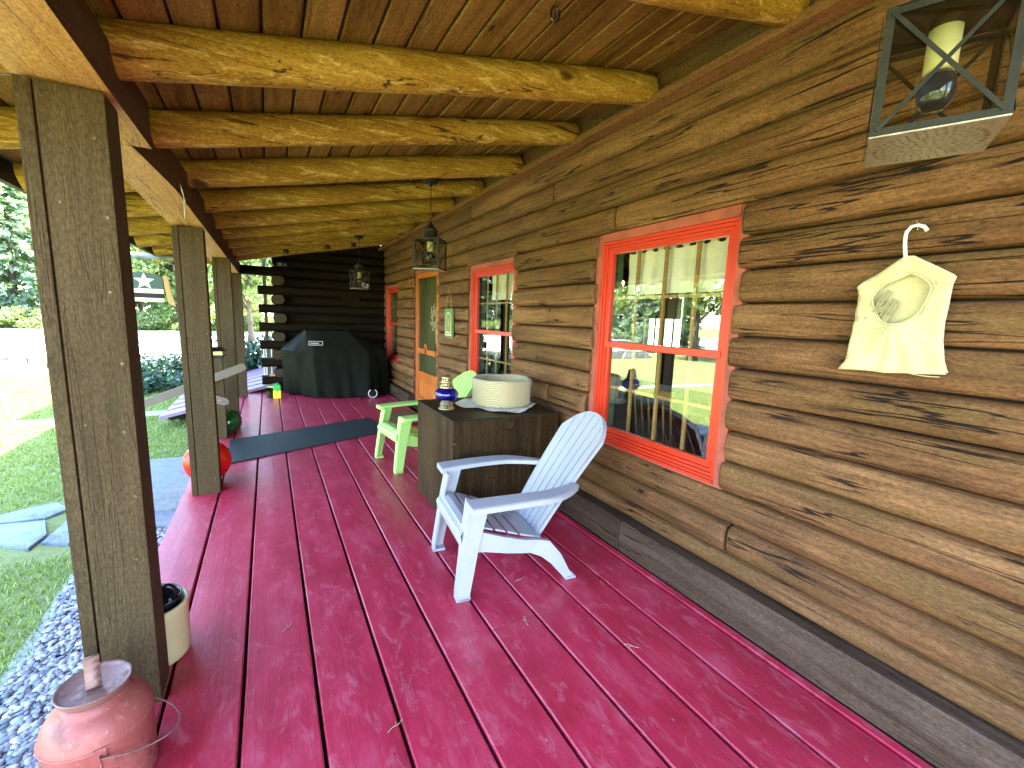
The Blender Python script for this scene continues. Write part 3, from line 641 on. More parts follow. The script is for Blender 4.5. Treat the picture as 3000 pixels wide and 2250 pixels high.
# ================================================================ THINGS ON THE PORCH
def chair_proto(name, mat, label, cat):
    c = thing(name, label, cat)
    # local: +x forward, +y left
    s = MB()
    prof = [(.300, .285), (.308, .335), (.290, .366), (.255, .374), (.19, .362), (.12, .338), (.05, .312), (-.02, .286), (-.09, .262), (-.165, .238)]
    cuts = [(0, 1.50), (1.78, 3.55), (3.80, 4.82), (5.02, 5.86), (6.07, 6.92), (7.13, 8.95)]
    def pp(t):
        i = min(int(t), len(prof)-2); f = t-i
        return prof[i][0]*(1-f)+prof[i+1][0]*f, prof[i][1]*(1-f)+prof[i+1][1]*f
    for t0, t1 in cuts:
        K = 6; V = []; 
        for k in range(K+1):
            t = t0+(t1-t0)*k/K; u, z = pp(t); u2, z2 = pp(min(t+.05, 9)); d = Vector((u2-u, z2-z)).normalized(); nx, nz_ = -d.y, d.x
            hw = .243-.028*max(0, (.3-u))/.46
            for a, b in ((-hw, 0), (hw, 0), (hw, 1), (-hw, 1)):
                sg = -.012*b; V.append((u-nx*sg*-1, a, z+abs(nz_)*sg))
        F = [(0, 1, 2, 3), (K*4+3, K*4+2, K*4+1, K*4)]+[(k*4+q, k*4+(q+1) % 4, (k+1)*4+(q+1) % 4, (k+1)*4+q) for k in range(K) for q in range(4)]
        s.add(V, F, False)
    s.build('seat', mat, c)
    # back: fan of five staves
    b = MB(); p0 = Vector((-.155, 0, .235)); p1 = Vector((-.60, 0, .885)); L = (p1-p0).length; d = (p1-p0)/L; nrm = Vector((d.z, 0, -d.x))
    N = 6
    def edge(t): return .165+.060*min(1, t/.75)
    def top(q): return L*(1.0-.20*abs(q)**2.3)
    for i in range(N):
        q0, q1 = -1+2*i/N, -1+2*(i+1)/N; V = []; K = 12
        for k in range(K+1):
            for q, g in ((q0, .0042), (q1, -.0042)):
                if i == 0 and q == q0: g = 0
                if i == N-1 and q == q1: g = 0
                t = top(q)*k/K; w = edge(t); base = p0+d*t+Vector((0, q*w+g, 0))+nrm*(-.018*(1-q*q)+.008*math.sin(t*5))
                V.append(base); V.append(base-nrm*.014)
        F = [(0, 2, 3, 1), (K*4, K*4+1, K*4+3, K*4+2)]
        for k in range(K):
            A, B = k*4, (k+1)*4; F += [(A, A+2, B+2, B), (A+1, B+1, B+3, A+3), (A, B, B+1, A+1), (A+2, A+3, B+3, B+2)]
        b.add(V, F, False)
    # rim round the back edge and backing ribs
    rim = []
    for k in range(9): t = top(1)*k/8; rim.append((t, 1))
    for k in range(1, 12): q = 1-2*k/12; rim.append((top(q), q))
    for k in range(8, -1, -1): t = top(1)*k/8; rim.append((t, -1))
    P = [p0+d*t+Vector((0, q*edge(t), 0))+nrm*(-.018*(1-q*q)+.008*math.sin(t*5)-.016) for t, q in rim]
    for i in range(len(P)-1):
        a, e = P[i], P[i+1]; nn = nrm*.018; b.add([a+nn, e+nn, e-nn, a-nn], [(0, 1, 2, 3)], True)
        tt = rim[i][1]; ins = (Vector((0, 0, 0))+ (p0+d*.35)-a).normalized()*.012
        b.add([a+nn+ins, e+nn+ins, e-nn+ins, a-nn+ins], [(0, 1, 2, 3)], True); b.add([a+nn, e+nn, e+nn+ins, a+nn+ins], [(0, 1, 2, 3)]); b.add([a-nn, e-nn, e-nn+ins, a-nn+ins], [(0, 1, 2, 3)])
    b.build('backrest', mat, c)
    for sy in (1, -1):
        # front leg: L-shaped channel, wide at the arm, narrow at the foot
        l = MB()
        secs = [(0, .300, .286, .056, .070), (.035, .300, .286, .056, .070), (.27, .262, .272, .066, .085), (.40, .236, .268, .074, .098), (.505, .214, .266, .090, .105)]
        V = []
        for z, u, v, wv, wu in secs:
            o_ = v*1.0
            prof_ = [(u+wu*.5, o_-wv), (u+wu*.5, o_), (u-wu*.5, o_), (u-wu*.5, o_-.010), (u+wu*.5-.012, o_-.012), (u+wu*.5-.012, o_-wv)]
            for a, bb in prof_: V.append((a, bb*sy, z))
        m = 6; F = [tuple(range(m)), tuple(range(4*m, 5*m))]
        for i in range(4):
            for j in range(m): F.append((i*m+j, i*m+(j+1) % m, (i+1)*m+(j+1) % m, (i+1)*m+j))
        l.add(V, F, False)
        l.box(.262, .336, min(sy*.230, sy*.286), max(sy*.230, sy*.286), 0., .016, bev=.003)
        l.build('front_leg', mat, c)
        # side rail that sweeps down into the rear leg
        r = MB(); v0, v1 = .236*sy, .262*sy
        up = [(.285, .350), (.20, .345), (.08, .300), (-.04, .262), (-.12, .250), (-.19, .235), (-.26, .150), (-.315, .045), (-.345, .012), (-.345, 0)]
        dn = [(.285, .250), (.18, .235), (.06, .205), (-.02, .190), (-.08, .182), (-.14, .155), (-.20, .105), (-.26, .035), (-.29, .0), (-.30, .0)]
        K = len(up); V = []
        for (a, z), (a2, z2) in zip(up, dn):
            sp = max(0, -a-.1)*.12*sy
            V += [(a, v0+sp, z), (a, v1+sp, z), (a2, v1+sp, z2), (a2, v0+sp, z2)]
        F = [(0, 1, 2, 3), (K*4-1, K*4-2, K*4-3, K*4-4)]+[(k*4+q, k*4+(q+1) % 4, (k+1)*4+(q+1) % 4, (k+1)*4+q) for k in range(K-1) for q in range(4)]
        r.add(V, F, False)
        r.box(-.352, -.288, min(sy*.255, sy*.300), max(sy*.255, sy*.300), 0, .012, bev=.002)
        r.build('rear_leg', mat, c)
        a = MB(); K = 14; V = []
        for k in range(K+1):
            t = k/K; u = .285-.66*t
            cen = .300+.020*math.sin(math.pi*t)-.085*max(0, (t-.62)/.38)**1.6
            hw = .066-.012*t-.028*max(0, (t-.7)/.3)**2; z = .525+.010*math.sin(math.pi*t*.9)-.006*t
            for vv, zz in ((cen-hw, z-.004), (cen-hw*.8, z), (cen+hw*.8, z), (cen+hw, z-.005), (cen+hw, z-.030), (cen+hw-.006, z-.030), (cen+hw-.008, z-.010), (cen-hw+.008, z-.010), (cen-hw+.006, z-.026), (cen-hw, z-.026)):
                V.append((u, vv*sy, zz))
        m = 10; F = [tuple(range(m)), tuple(range(K*m, K*m+m))[::-1]]+[(i*m+j, i*m+(j+1) % m, (i+1)*m+(j+1) % m, (i+1)*m+j) for i in range(K) for j in range(m)]
        a.add(V, F, False); a.box(.272, .287, min(sy*.236, sy*.366), max(sy*.236, sy*.366), .490, .519, bev=.004)
        a.build('armrest', mat, c)
    return c
ch = chair_proto('garden_chair', 'chair_lilac', 'lilac grey plastic adirondack chair in front of the big window', 'garden chair')
ch.location = (1.135, 2.118, .002); ch.rotation_euler = (0, 0, math.atan2(.105, -.994))
ch = chair_proto('garden_chair', 'chair_green', 'lime green plastic adirondack chair half hidden behind the brown crate', 'garden chair')
ch.location = (1.25, 4.115, .002); ch.rotation_euler = (0, 0, math.atan2(-.12, -.993))
# crate
cr = thing('storage_crate', 'large dark brown wooden crate with a slot handle, holding lantern and cat bed', 'storage crate', (1.03, 2.60, 0))
b = MB(); b.box(0, .83, 0, .014, 0, .742); 
# front panel with slot cut: build as frame pieces round the slot
b = MB(); hx0, hx1, hz0, hz1 = .345, .465, .660, .714
n = 8
def slot(r=.027):
    cx0, cx1, cz = hx0+r, hx1-r, (hz0+hz1)/2
    return [(cx0-r*math.sin(math.pi*k/n), cz+r*math.cos(math.pi*k/n)) for k in range(n+1)]+[(cx1+r*math.sin(math.pi*k/n), cz-r*math.cos(math.pi*k/n)) for k in range(n+1)]
def holed(mb, outer, inner, d0, d1, plane):
    bm = bmesh.new()
    def P(a, b_, d): return {'yz': (d, a, b_), 'xz': (a, d, b_), 'xy': (a, b_, d)}[plane]
    eo = []
    for loop in (outer, inner):
        vs2 = [bm.verts.new(P(a, b_, d0)) for a, b_ in loop]
        eo += [bm.edges.new((vs2[i], vs2[(i+1) % len(vs2)])) for i in range(len(vs2))]
    res = bmesh.ops.triangle_fill(bm, use_beauty=True, use_dissolve=False, edges=eo)
    fs = [g for g in res['geom'] if isinstance(g, bmesh.types.BMFace)]
    ex = bmesh.ops.extrude_face_region(bm, geom=fs)
    dv = Vector(P(0, 0, d1))-Vector(P(0, 0, d0))
    bmesh.ops.translate(bm, vec=dv, verts=[g for g in ex['geom'] if isinstance(g, bmesh.types.BMVert)])
    bm.verts.index_update(); mb.add([v.co for v in bm.verts], [[v.index for v in f.verts] for f in bm.faces]); bm.free()
holed(b, [(0, 0), (.83, 0), (.83, .742), (0, .742)], slot(), 0, .016, 'xz')
b.build('front_panel', 'crate', cr)
b = MB(); b.box(.33, .48, .0162, .0162+.012, .645, .73); b.build('slot_backing', 'crate', cr)
b = MB(); b.box(0, .016, .0165, .78, 0, .7415); b.build('side_panel', 'crate', cr); b = MB(); b.box(.814, .83, .0165, .78, 0, .7415); b.build('side_panel', 'crate', cr)
b = MB(); b.box(.0165, .8135, .764, .78, 0, .741); b.box(.0165, .8135, .0165, .7635, .01, .025); b.build('back_panel', 'crate', cr)
b = MB(); b.box(-.002, .832, -.002, .782, .7422, .757, bev=.002); b.build('lid', 'crate_top', cr)
b = MB()
for z in (.15, .3, .45, .6):
    b.tube([(.008, -.002, z), (.008, .004, z)], .004, 6); b.tube([(.822, -.002, z), (.822, .004, z)], .004, 6)
b.build('nails', 'steel', cr)
# cat bed, cloth, glass lantern
cl = MB(); cx, cyy = 1.575, 3.03; K = 40
def clf(r, t):
    th = t*2*math.pi; rr = r*(.315+.028*math.cos(4*th+.6)+.014*math.sin(3*th)); x = cx-.01+rr*math.cos(th)*.98; y = cyy-.02+rr*math.sin(th)
    x = min(x, 1.853); return (x, y, .7595+.012*max(0, r-.8)/.2*(.5+.5*math.sin(9*th)) + .004)
cl.grid(lambda u, v: clf(u, v), 8, 49); cl.grid(lambda u, v: tuple(a-(0, 0, .004)[i] for i, a in enumerate(clf(u, v))), 8, 49)
o = cl.build('cloth', 'white_cloth'); tag(o, 'crumpled white towel spread under the round cat bed', 'towel')
bd = MB(); 
prof = [(.0, .008), (.21, .006), (.226, .02), (.231, .07), (.232, .13), (.236, .172), (.236, .196), (.226, .208), (.205, .204), (.196, .188), (.19, .10), (.17, .055), (.12, .04), (.0, .036)]
V = []
bd.lathe([(max(r, .001), z) for r, z in prof], 56, cap=False)
for i, p in enumerate(bd.v):
    th = math.atan2(p[1], p[0]); k = 1+nz(math.cos(th)*2, math.sin(th)*2, p[2]*4)*.03; bd.v[i] = (p[0]*k, p[1]*k, p[2]*(1+nz(math.cos(th), math.sin(th), 2)*.05))
o = bd.build('cat_bed', 'bed', loc=(1.585, 2.99, .766)); tag(o, 'round beige ribbed fabric cat bed on the white towel on the crate', 'cat bed')
gl = thing('oil_lantern', 'small lantern with cobalt blue glass globe and brass chimney on the crate', 'lantern', (1.125, 2.985, .7575))
b = MB(); b.lathe([(.058, 0), (.060, .006), (.052, .012), (.048, .014), (.046, .050), (.034, .056)], 32); b.build('base', 'brass', gl)
b = MB(); b.lathe([(.034, .054), (.058, .064), (.080, .085), (.088, .108), (.084, .128), (.066, .148), (.046, .160)], 40, cap=False)
b.lathe([(.032, .056), (.056, .067), (.077, .087), (.084, .108), (.081, .126), (.063, .145), (.043, .157)], 40, cap=False); b.build('glass_globe', 'blue_glass', gl)
b = MB(); b.lathe([(.050, .156), (.052, .162), (.048, .172), (.044, .174), (.043, .198), (.047, .200), (.038, .206), (.036, .226), (.040, .229), (.030, .240), (.018, .250), (.010, .253)], 32); b.build('chimney_cap', 'brass', gl)
b = MB()
for z, r, n in ((.186, .0435, 14), (.216, .0365, 12), (.032, .0465, 14)):
    for k in range(n):
        th = 2*math.pi*k/n; Mx = Matrix.Rotation(th, 4, 'Z'); b.box(r-.002, r+.0012, -.003, .003, z-.006, z+.006, mat=Mx)
b.build('vent_slots', 'gloss_black', gl)
b = MB(); b.tube([(-.048, -.005, .16), (-.085, -.01, .125), (-.10, -.012, .085)], .0018, 6); b.tube([(-.048, 0, .162), (-.03, 0, .21)], .0018, 6); b.build('bail', 'brass', gl)
# ---- hanging lanterns
def cage_lantern(loc, rz, label, topz, chain=True, s=.105, h=.24):
    t = thing('porch_lantern', label, 'hanging lantern', loc, rz, 'cage lanterns hung from the rafters')
    f = MB(); w = .009
    for sx in (1, -1):
        for sy in (1, -1):
            a, b_ = sx*s, sy*s
            f.prism([(a, b_), (a-sx*.014, b_), (a-sx*.014, b_-sy*.002), (a-sx*.002, b_-sy*.002), (a-sx*.002, b_-sy*.014), (a, b_-sy*.014)], 0.0025, h, 'xy')
    for z in (.0025, h-.014):
        for q in (1, -1):
            f.box(-s+.001, s-.001, q*s-.0012-(.001 if q > 0 else -.001), q*s+.0012-(.001 if q > 0 else -.001), z, z+.012)
            f.box(q*s-.0012-(.001 if q > 0 else -.001), q*s+.0012-(.001 if q > 0 else -.001), -s+.003, s-.003, z, z+.0118)
    f.build('cage_frame', 'lantern_metal', t)
    xb = MB(); L = math.hypot(2*s-.02, h-.02); ang = math.atan2(h-.02, 2*s-.02)
    for k in range(4):
        for sg in (1, -1):
            Mx = Matrix.Rotation(k*math.pi/2, 4, 'Z') @ Matrix.Translation((0, -s-.0022-.0016*(sg > 0), h/2)) @ Matrix.Rotation(-sg*ang, 4, 'Y')
            xb.box(-L/2, L/2, -.0007, .0007, -.0036, .0036, mat=Mx)
    xb.build('cross_straps', 'lantern_metal', t)
    g = MB()
    for k in range(4):
        Mx = Matrix.Rotation(k*math.pi/2, 4, 'Z'); y = -s+.005; g.add([(-s+.005, y, .008), (s-.005, y, .008), (s-.005, y, h-.006), (-s+.005, y, h-.006)], [(0, 1, 2, 3)], mat=Mx)
    g.build('glass_panes', 'thin_glass', t)
    pb = MB(); pb.box(-s, s, -s, s, -.0015, .0015); o = pb.build('bottom_plate', 'lantern_pale', t)
    ho = MB()
    for rr, n in ((.012, 6), (.026, 12), (.040, 18), (.054, 26), (.068, 32), (.082, 38)):
        for k in range(n):
            th = 2*math.pi*(k+rr*20)/n; Mx = Matrix.Rotation(th, 4, 'Z') @ Matrix.Translation((rr, 0, -.0020))
            ho.add([(-.0055, 0, 0), (0, -.0022, 0), (.0055, 0, 0), (0, .0022, 0)], [(0, 1, 2, 3)], mat=Mx)
    ho.build('punched_holes', 'gloss_black', o)
    tp = MB(); tp.box(-s, s, -s, s, h, h+.002); tp.lathe([(.055, h+.002), (.055, h+.062), (.065, h+.066), (.040, h+.090), (.012, h+.125), (.006, h+.14)], 24)
    tp.build('cap', 'lantern_metal', t)
    k = MB(); k.tube([(0, 0, h-.001), (0, 0, h-.03)], .024, 16); k.build('socket_plate', 'lantern_metal', t)
    k = MB(); k.lathe([(.022, h-.095), (.025, h-.092), (.025, h-.019), (.020, h-.018)], 24); k.build('lamp_socket', 'socket', t)
    k = MB(); k.lathe([(.004, h-.165), (.016, h-.163), (.026, h-.150), (.030, h-.132), (.027, h-.112), (.020, h-.098), (.016, h-.090)], 24); k.build('bulb', 'bulb', t)
    top = topz-loc[2]
    c = MB(); n = int((top-h-.14)/.022)
    for i in range(max(0, n)):
        z = h+.14+.022*i+.011
        pts = [(.005*math.cos(a_)*(1 if i % 2 else 0), .005*math.cos(a_)*(0 if i % 2 else 1), z+.014*math.sin(a_)) for a_ in [2*math.pi*q/8 for q in range(9)]]
        c.tube(pts, .0013, 5, cap=False)
    c.tube([(.004, .002, h+.12), (.012, .004, h+.2), (.006, -.004, h+.3), (.012, .002, top-.03)], .0016, 6)
    c.build('chain', 'lantern_metal', t)
    c = MB(); c.lathe([(.01, top-.055), (.016, top-.05), (.016, top-.03), (.056, top-.028), (.060, top-.022), (.060, top), (.0, top)], 28); c.build('ceiling_canopy', 'black', t)
    return t
cage_lantern((1.159, .415, 1.80), R(-66), 'nearest cage lantern, large at the top right corner of the picture', roofz(1.155), s=.0945, h=.225)
cage_lantern((1.172, 3.52, 1.80), R(-38), 'middle cage lantern on a long chain in front of the orange screen door', 2.50)
cage_lantern((1.13, 6.42, 1.77), R(4), 'farthest cage lantern, small and dark before the far log wall', 2.475)
# small tin cups on a far rafter
for x, z, lb in ((.236, 2.19, 'left small tin cup lamp fixed under the last rafter'), (.729, 2.30, 'middle small tin cup lamp fixed under the last rafter'), (1.06, 2.36, 'small tin cup lamp beside the farthest cage lantern')):
    c = MB(); c.lathe([(.030, 0), (.033, .004), (.033, .05), (.0, .052)], 20); o = c.build('tin_cup_lamp', 'lantern_metal', loc=(x, 6.42, z-.035)); tag(o, lb, 'small lamp', 'tin cups under the rafters')
# peg bag
BAG = [(0.819, 1.588), (0.804, 1.606), (0.755, 1.636), (0.717, 1.668), (0.693, 1.687), (0.668, 1.686), (0.62, 1.656), (0.557, 1.615), (0.563, 1.587), (0.564, 1.523), (0.566, 1.469), (0.563, 1.408), (0.55, 1.339), (0.536, 1.3), (0.578, 1.296), (0.63, 1.292), (0.696, 1.286), (0.757, 1.288), (0.842, 1.283), (0.823, 1.319), (0.817, 1.393), (0.812, 1.46), (0.811, 1.539), (0.809, 1.565)]
OPE = [(0.762, 1.563), (0.739, 1.59), (0.7, 1.611), (0.668, 1.625), (0.637, 1.611), (0.614, 1.586), (0.612, 1.556), (0.624, 1.516), (0.638, 1.486), (0.665, 1.463), (0.695, 1.457), (0.726, 1.466), (0.75, 1.501), (0.764, 1.533)]
def smooth_loop(P, k=4):
    n = len(P); out = []
    for i in range(n):
        p0, p1, p2, p3 = (Vector(P[(i+j-1) % n]) for j in range(4))
        for q in range(k):
            t = q/k; out.append(tuple(.5*((2*p1)+(-p0+p2)*t+(2*p0-5*p1+4*p2-p3)*t*t+(-p0+3*p1-3*p2+p3)*t**3)))
    return out
OPE = smooth_loop(OPE)
pb = thing('peg_bag', 'cream cotton clothes peg bag hanging on a white hanger on the wall', 'peg bag', (1.91, .69, 1.785))
def cloth_poly(outer, inner, x, name, bulge, par, mat='cotton'):
    bm = bmesh.new(); ed = []
    for loop in (outer, inner):
        if not loop: continue
        # densify
        P = []
        for i in range(len(loop)):
            a, b_ = loop[i], loop[(i+1) % len(loop)]; k = max(1, int(math.dist(a, b_)/.012))
            P += [(a[0]+(b_[0]-a[0])*j/k, a[1]+(b_[1]-a[1])*j/k) for j in range(k)]
        vv = [bm.verts.new((0, a, b_)) for a, b_ in P]; ed += [bm.edges.new((vv[i], vv[(i+1) % len(vv)])) for i in range(len(vv))]
    bmesh.ops.triangle_fill(bm, use_beauty=True, edges=ed)
    for _ in range(3):
        bmesh.ops.subdivide_edges(bm, edges=[e for e in bm.edges if e.calc_length() > .02], cuts=1)
        bmesh.ops.triangulate(bm, faces=bm.faces)
    me = bpy.data.meshes.new(name)
    for v in bm.verts: v.co.x = x+bulge(v.co.y, v.co.z)
    bmesh.ops.recalc_face_normals(bm, faces=bm.faces); bm.to_mesh(me); bm.free(); me.materials.append(MT[mat])
    for p in me.polygons: p.use_smooth = True
    o = bpy.data.objects.new(name, me); COL.objects.link(o); o.parent = par; o.location = (-par.location.x, -par.location.y, -par.location.z)
    md = o.modifiers.new('t', 'SOLIDIFY'); md.thickness = .0015
    return o
def folds(y, z):
    d = Vector((y-.69, z-1.46)); a = math.atan2(d.y, d.x); r = d.length
    f = .0035*math.sin(a*13+2*nz(y*8, z*8))*min(1, r/.12)*(.4+.6*abs(nz(y*5, z*5, 1))*2)
    return -.022-.02*math.exp(-((z-1.42)/.06)**2)*math.exp(-((y-.69)/.07)**2)+f-.006*math.exp(-((z-1.295)/.02)**2)
cloth_poly(BAG, OPE, 1.925, 'bag_front', folds, pb)
cloth_poly([(.69+(a-.69)*.97, 1.48+(b_-1.48)*.98) for a, b_ in BAG], None, 1.933, 'bag_back', lambda y, z: .002*nz(y*20, z*20), pb)
b = MB(); ox, oy, oz = pb.location
b.tube([(1.925+folds(y, z)-ox-.002, y-oy, z-oz) for y, z in OPE+OPE[:1]], .0026, 6, cap=False); b.build('neck_binding', 'cotton', pb)
for q in (((.812, 1.566), (.80, 1.562), (.78, 1.561), (.764, 1.562)), ((.562, 1.588), (.58, 1.583), (.60, 1.583), (.613, 1.586))):
    b = MB(); b.tube([(1.925+folds(y, z)-ox-.001, y-oy, z-oz) for y, z in q], .0018, 6); b.build('shoulder_seam', 'cotton', pb)
b = MB(); b.tube([(1.925+folds(y, 1.297)-ox-.001, y-oy, 1.293+.010*(y > .0)*0-.0-oz+.004*math.sin(y*30)) for y in [.55+.28*k/14 for k in range(15)]], .0016, 6); b.build('hem_seam', 'cotton', pb)
b = MB(); HK = [(0.691, 1.680), (0.695, 1.70), (0.699, 1.726), (0.701, 1.75), (.700, 1.766), (0.689, 1.782), (0.672, 1.785), (0.655, 1.777), (0.646, 1.763)]
b.tube([(1.905-1.91, y-.69, z-1.785) for y, z in HK], .0058, 10); b.build('hanger_hook', 'white', pb)
b = MB(); b.tube([(.03, -.017, .004), (-.012, -.017, .004), (-.016, -.017, .014)], .002, 6); b.tube([(-.004, -.017, .0), (-.002, -.018, -.016)], .0014, 6); b.build('wall_hook', 'steel', pb)
PL = ['uppermost weathered clothes peg in the peg bag', 'clothes peg in the middle of the peg bag opening', 'clothes peg lying flattest in the peg bag', 'lowest clothes peg in the peg bag opening']
for i, (y, z, a) in enumerate(((.742, 1.535, 25), (.722, 1.505, 28), (.748, 1.50, 60), (.712, 1.49, 22))):
    b = MB()
    for q in (-1, 1): b.box(-.004, .004, -.0045+q*.0045, .0035+q*.0045, -.042, .042, bev=.001)
    b.tube([(-.006, -.009, .004), (-.006, .009, .004)], .003, 8)
    o = b.build('clothes_peg', plain('weathered peg wood', (.34, .30, .16), .8), loc=(1.912-.004*i, y, z), rot=(R(a), 0, 0))
    tag(o, PL[i], 'clothes peg', 'pegs in the peg bag')
# slate sign with twine
ss = thing('slate_sign', 'narrow green slate sign painted with a cream arch, hung by twine beside the door', 'hanging sign', (1.925, 5.05, 1.36))
b = MB(); hw, hh = .132, .170
b.prism([(-hw, -hh), (-hw+.02, -hh-.008), (hw-.02, -hh), (hw, -hh+.012), (hw, hh-.01), (hw-.02, hh), (-hw+.01, hh-.003), (-hw, hh-.012)], -.010, .010); b.build('slate', 'ceramic_green', ss)
b = MB(); n = 18
def archp(w, top, base): return [(-w, base)]+[(-w*math.cos(math.pi*k/n), top+w*1.1*math.sin(math.pi*k/n)) for k in range(n+1)]+[(w, base)]
A = archp(.085, .03, -.125); B = archp(.073, .03, -.113)
V = [(-.0115, y, z) for y, z in A+B]; m = len(A); b.add(V, [(i, (i+1) % m, m+(i+1) % m, m+i) for i in range(m)])
b.prism([(-.10, -.155), (.10, -.155), (.10, -.140), (-.10, -.140)], -.0118, -.0105)
b.build('painted_arch', 'cream_paint', ss)
b = MB(); b.prism([(.0, -.05), (.02, -.03), (.016, .02), (.03, .06), (.01, .05), (-.01, .075), (-.012, .02), (-.028, -.02)], -.0122, -.0106); b.prism([(-.008, -.11), (.006, -.11), (.004, -.05), (-.006, -.05)], -.0124, -.0107); b.build('painted_figure', 'orange_paint', ss)
b = MB(); b.prism([(-.05, -.10), (.0, -.085), (.05, -.10), (.02, -.06), (-.02, -.062)], -.0121, -.0108); b.build('painted_ground', 'ceramic_green', ss)
b = MB(); b.tube([(-.006, -.095, hh-.01), (.0, 0, .445), (-.006, .095, hh-.01)], .0028, 6); b.build('twine', 'twine', ss)
# door bell box
b = MB(); b.box(1.925, 1.965, 6.72, 6.80, 1.885, 1.975, bev=.006); b.box(1.918, 1.926, 6.745, 6.775, 1.91, 1.95, bev=.003)
o = b.build('doorbell_box', 'trim'); tag(o, 'small red box screwed to the wall left of the screen door', 'door bell')
# decoration hanging behind the screen
wr = thing('door_wreath', 'round cream wreath of curled leaves hanging behind the door screen', 'wreath', (2.09, 6.06, 1.40))
b = MB()
for k in range(26):
    th = 2*math.pi*k/26+.2; r = .09+.10*(k % 3)/2
    Mx = Matrix.Translation((0, r*math.cos(th), r*math.sin(th))) @ Matrix.Rotation(th+1.1, 4, 'X')
    n = 8; P = [(0, .055*math.cos(math.pi*q/n), .036*math.sin(math.pi*q/n)) for q in range(n+1)]+[(0, .048*math.cos(math.pi*q/n)*.9, .008*math.sin(math.pi*q/n)) for q in range(n, -1, -1)]
    V = P+[(p[0]-.004, p[1], p[2]) for p in P]; m = len(P)
    b.add(V, [tuple(range(m)), tuple(range(m, 2*m))[::-1]]+[(i, (i+1) % m, m+(i+1) % m, m+i) for i in range(m)], mat=Mx)
for k in range(20):
    y, z = rnd.uniform(-.10, .16), rnd.uniform(-.15, .12); b.lathe([(.001, -.003), (.008, 0), (.001, .003)], 8, mat=Matrix.Translation((0, y, z)) @ Matrix.Rotation(math.pi/2, 4, 'Y'))
for k in range(4): b.tube([(0, -.05-.02*k, -.12), (-.002, -.07-.02*k, -.22), (0, -.06-.02*k, -.36+.03*k)], .005, 6)
b.build('leaves', 'cream_paint', wr)
# covered grill
gr = thing('covered_grill', 'gas grill under a black fabric cover in the far corner of the porch', 'grill', (1.0, 8.05, 0))
g = MB(); NU = 96
def lerp(a, b_, t): return a+(b_-a)*t
def ring(level, t):
    # footprint of the cover at a level, param t 0..1 round
    bot = [(.19, 8.42), (.44, 8.12), (.68, 7.82), (1.08, 7.74), (1.50, 7.66), (1.88, 7.86), (1.90, 8.50), (1.0, 8.62), (.3, 8.60)]
    sho = [(.165, 8.28), (.34, 7.98), (.62, 7.80), (1.08, 7.78), (1.50, 7.76), (1.84, 7.90), (1.84, 8.42), (1.0, 8.52), (.28, 8.50)]
    P = [(lerp(a[0], b_[0], level), lerp(a[1], b_[1], level)) for a, b_ in zip(bot, sho)]
    n = len(P); s_ = t*n; i = int(s_) % n; f = s_-int(s_); a, b_ = P[i], P[(i+1) % n]
    return a[0]+(b_[0]-a[0])*f, a[1]+(b_[1]-a[1])*f
NL = 14; V = []
for l in range(NL+1):
    lv = l/NL; z = .02+.78*lv
    for u in range(NU):
        x, y = ring(lv, u/NU)
        cx, cy_ = 1.0, 8.15; d = Vector((x-cx, y-cy_)); dn = d.normalized()
        fold = (1-lv)*.045*nz(x*6.5+z*.8, y*6.5, 2.)+.020*nz(x*4, y*4, z*2.5)+.010*nz(x*11, y*11, z*1.2)
        zz = z
        if l == NL: zz = .80+.02*nz(x*4, y*4)
        if l == 0: zz = .03+.02*nz(x*3, y*2)
        V.append((x+dn.x*fold, y+dn.y*fold, zz))
F = [(l*NU+u, l*NU+(u+1) % NU, (l+1)*NU+(u+1) % NU, (l+1)*NU+u) for l in range(NL) for u in range(NU)]
# lid hump: successive rings toward the top ridge
def lidring(k, u):
    x, y = ring(1, u/NU); tx0, tx1, ty0, ty1, zt = .52, 1.17, 7.86, 8.28, 1.13
    px = min(max(x, tx0), tx1); py = min(max(y, ty0), ty1)
    f = k; z = .80+(zt-.80)*f
    return (lerp(x, px, f), lerp(y, py, f), z+.012*nz(x*6, y*6, k*3)*(1-f))
base = NL
for k in range(1, 7):
    f = k/6
    for u in range(NU): V.append(lidring(f, u))
    F += [((base+k-1)*NU+u, (base+k-1)*NU+(u+1) % NU, (base+k)*NU+(u+1) % NU, (base+k)*NU+u) for u in range(NU)]
top = (base+6)*NU; V.append((.85, 8.07, 1.145)); F += [(top+u, top+(u+1) % NU, len(V)-1) for u in range(NU)]
g.add([(x-1.0, y-8.05, z) for x, y, z in V], F, True); gc = g.build('fabric_cover', 'cover', gr); es_ = gc.modifiers.new('e', 'EDGE_SPLIT'); es_.split_angle = R(24)
# badge on the cover
def text_obj(txt, size, mat, parent, loc, rot, name, ext=.0008):
    cu = bpy.data.curves.new(name, 'FONT'); cu.body = txt; cu.size = size; cu.extrude = ext; cu.align_x = 'CENTER'; cu.align_y = 'CENTER'
    to = bpy.data.objects.new(name+'_src', cu); COL.objects.link(to)
    dg = bpy.context.evaluated_depsgraph_get(); me = bpy.data.meshes.new_from_object(to.evaluated_get(dg)); bpy.data.objects.remove(to)
    me.materials.clear(); me.materials.append(MT[mat]); o = bpy.data.objects.new(name, me); COL.objects.link(o)
    o.parent = parent; o.location = loc; o.rotation_euler = rot; return o
bdg = MB(); holed(bdg, [(-.105, -.036), (.105, -.036), (.105, .036), (-.105, .036)], [(-.099, -.030), (.099, -.030), (.099, .030), (-.099, .030)], -.001, .001, 'xy')
rotb = (R(62), 0, R(-9))
bo = bdg.build('badge_border', 'white', gr, loc=(.665-1.0, 7.795-8.05, .928), rot=rotb)
text_obj('weber', .052, 'white', bo, (-.012, .0, .001), (0, 0, 0), 'badge_lettering')
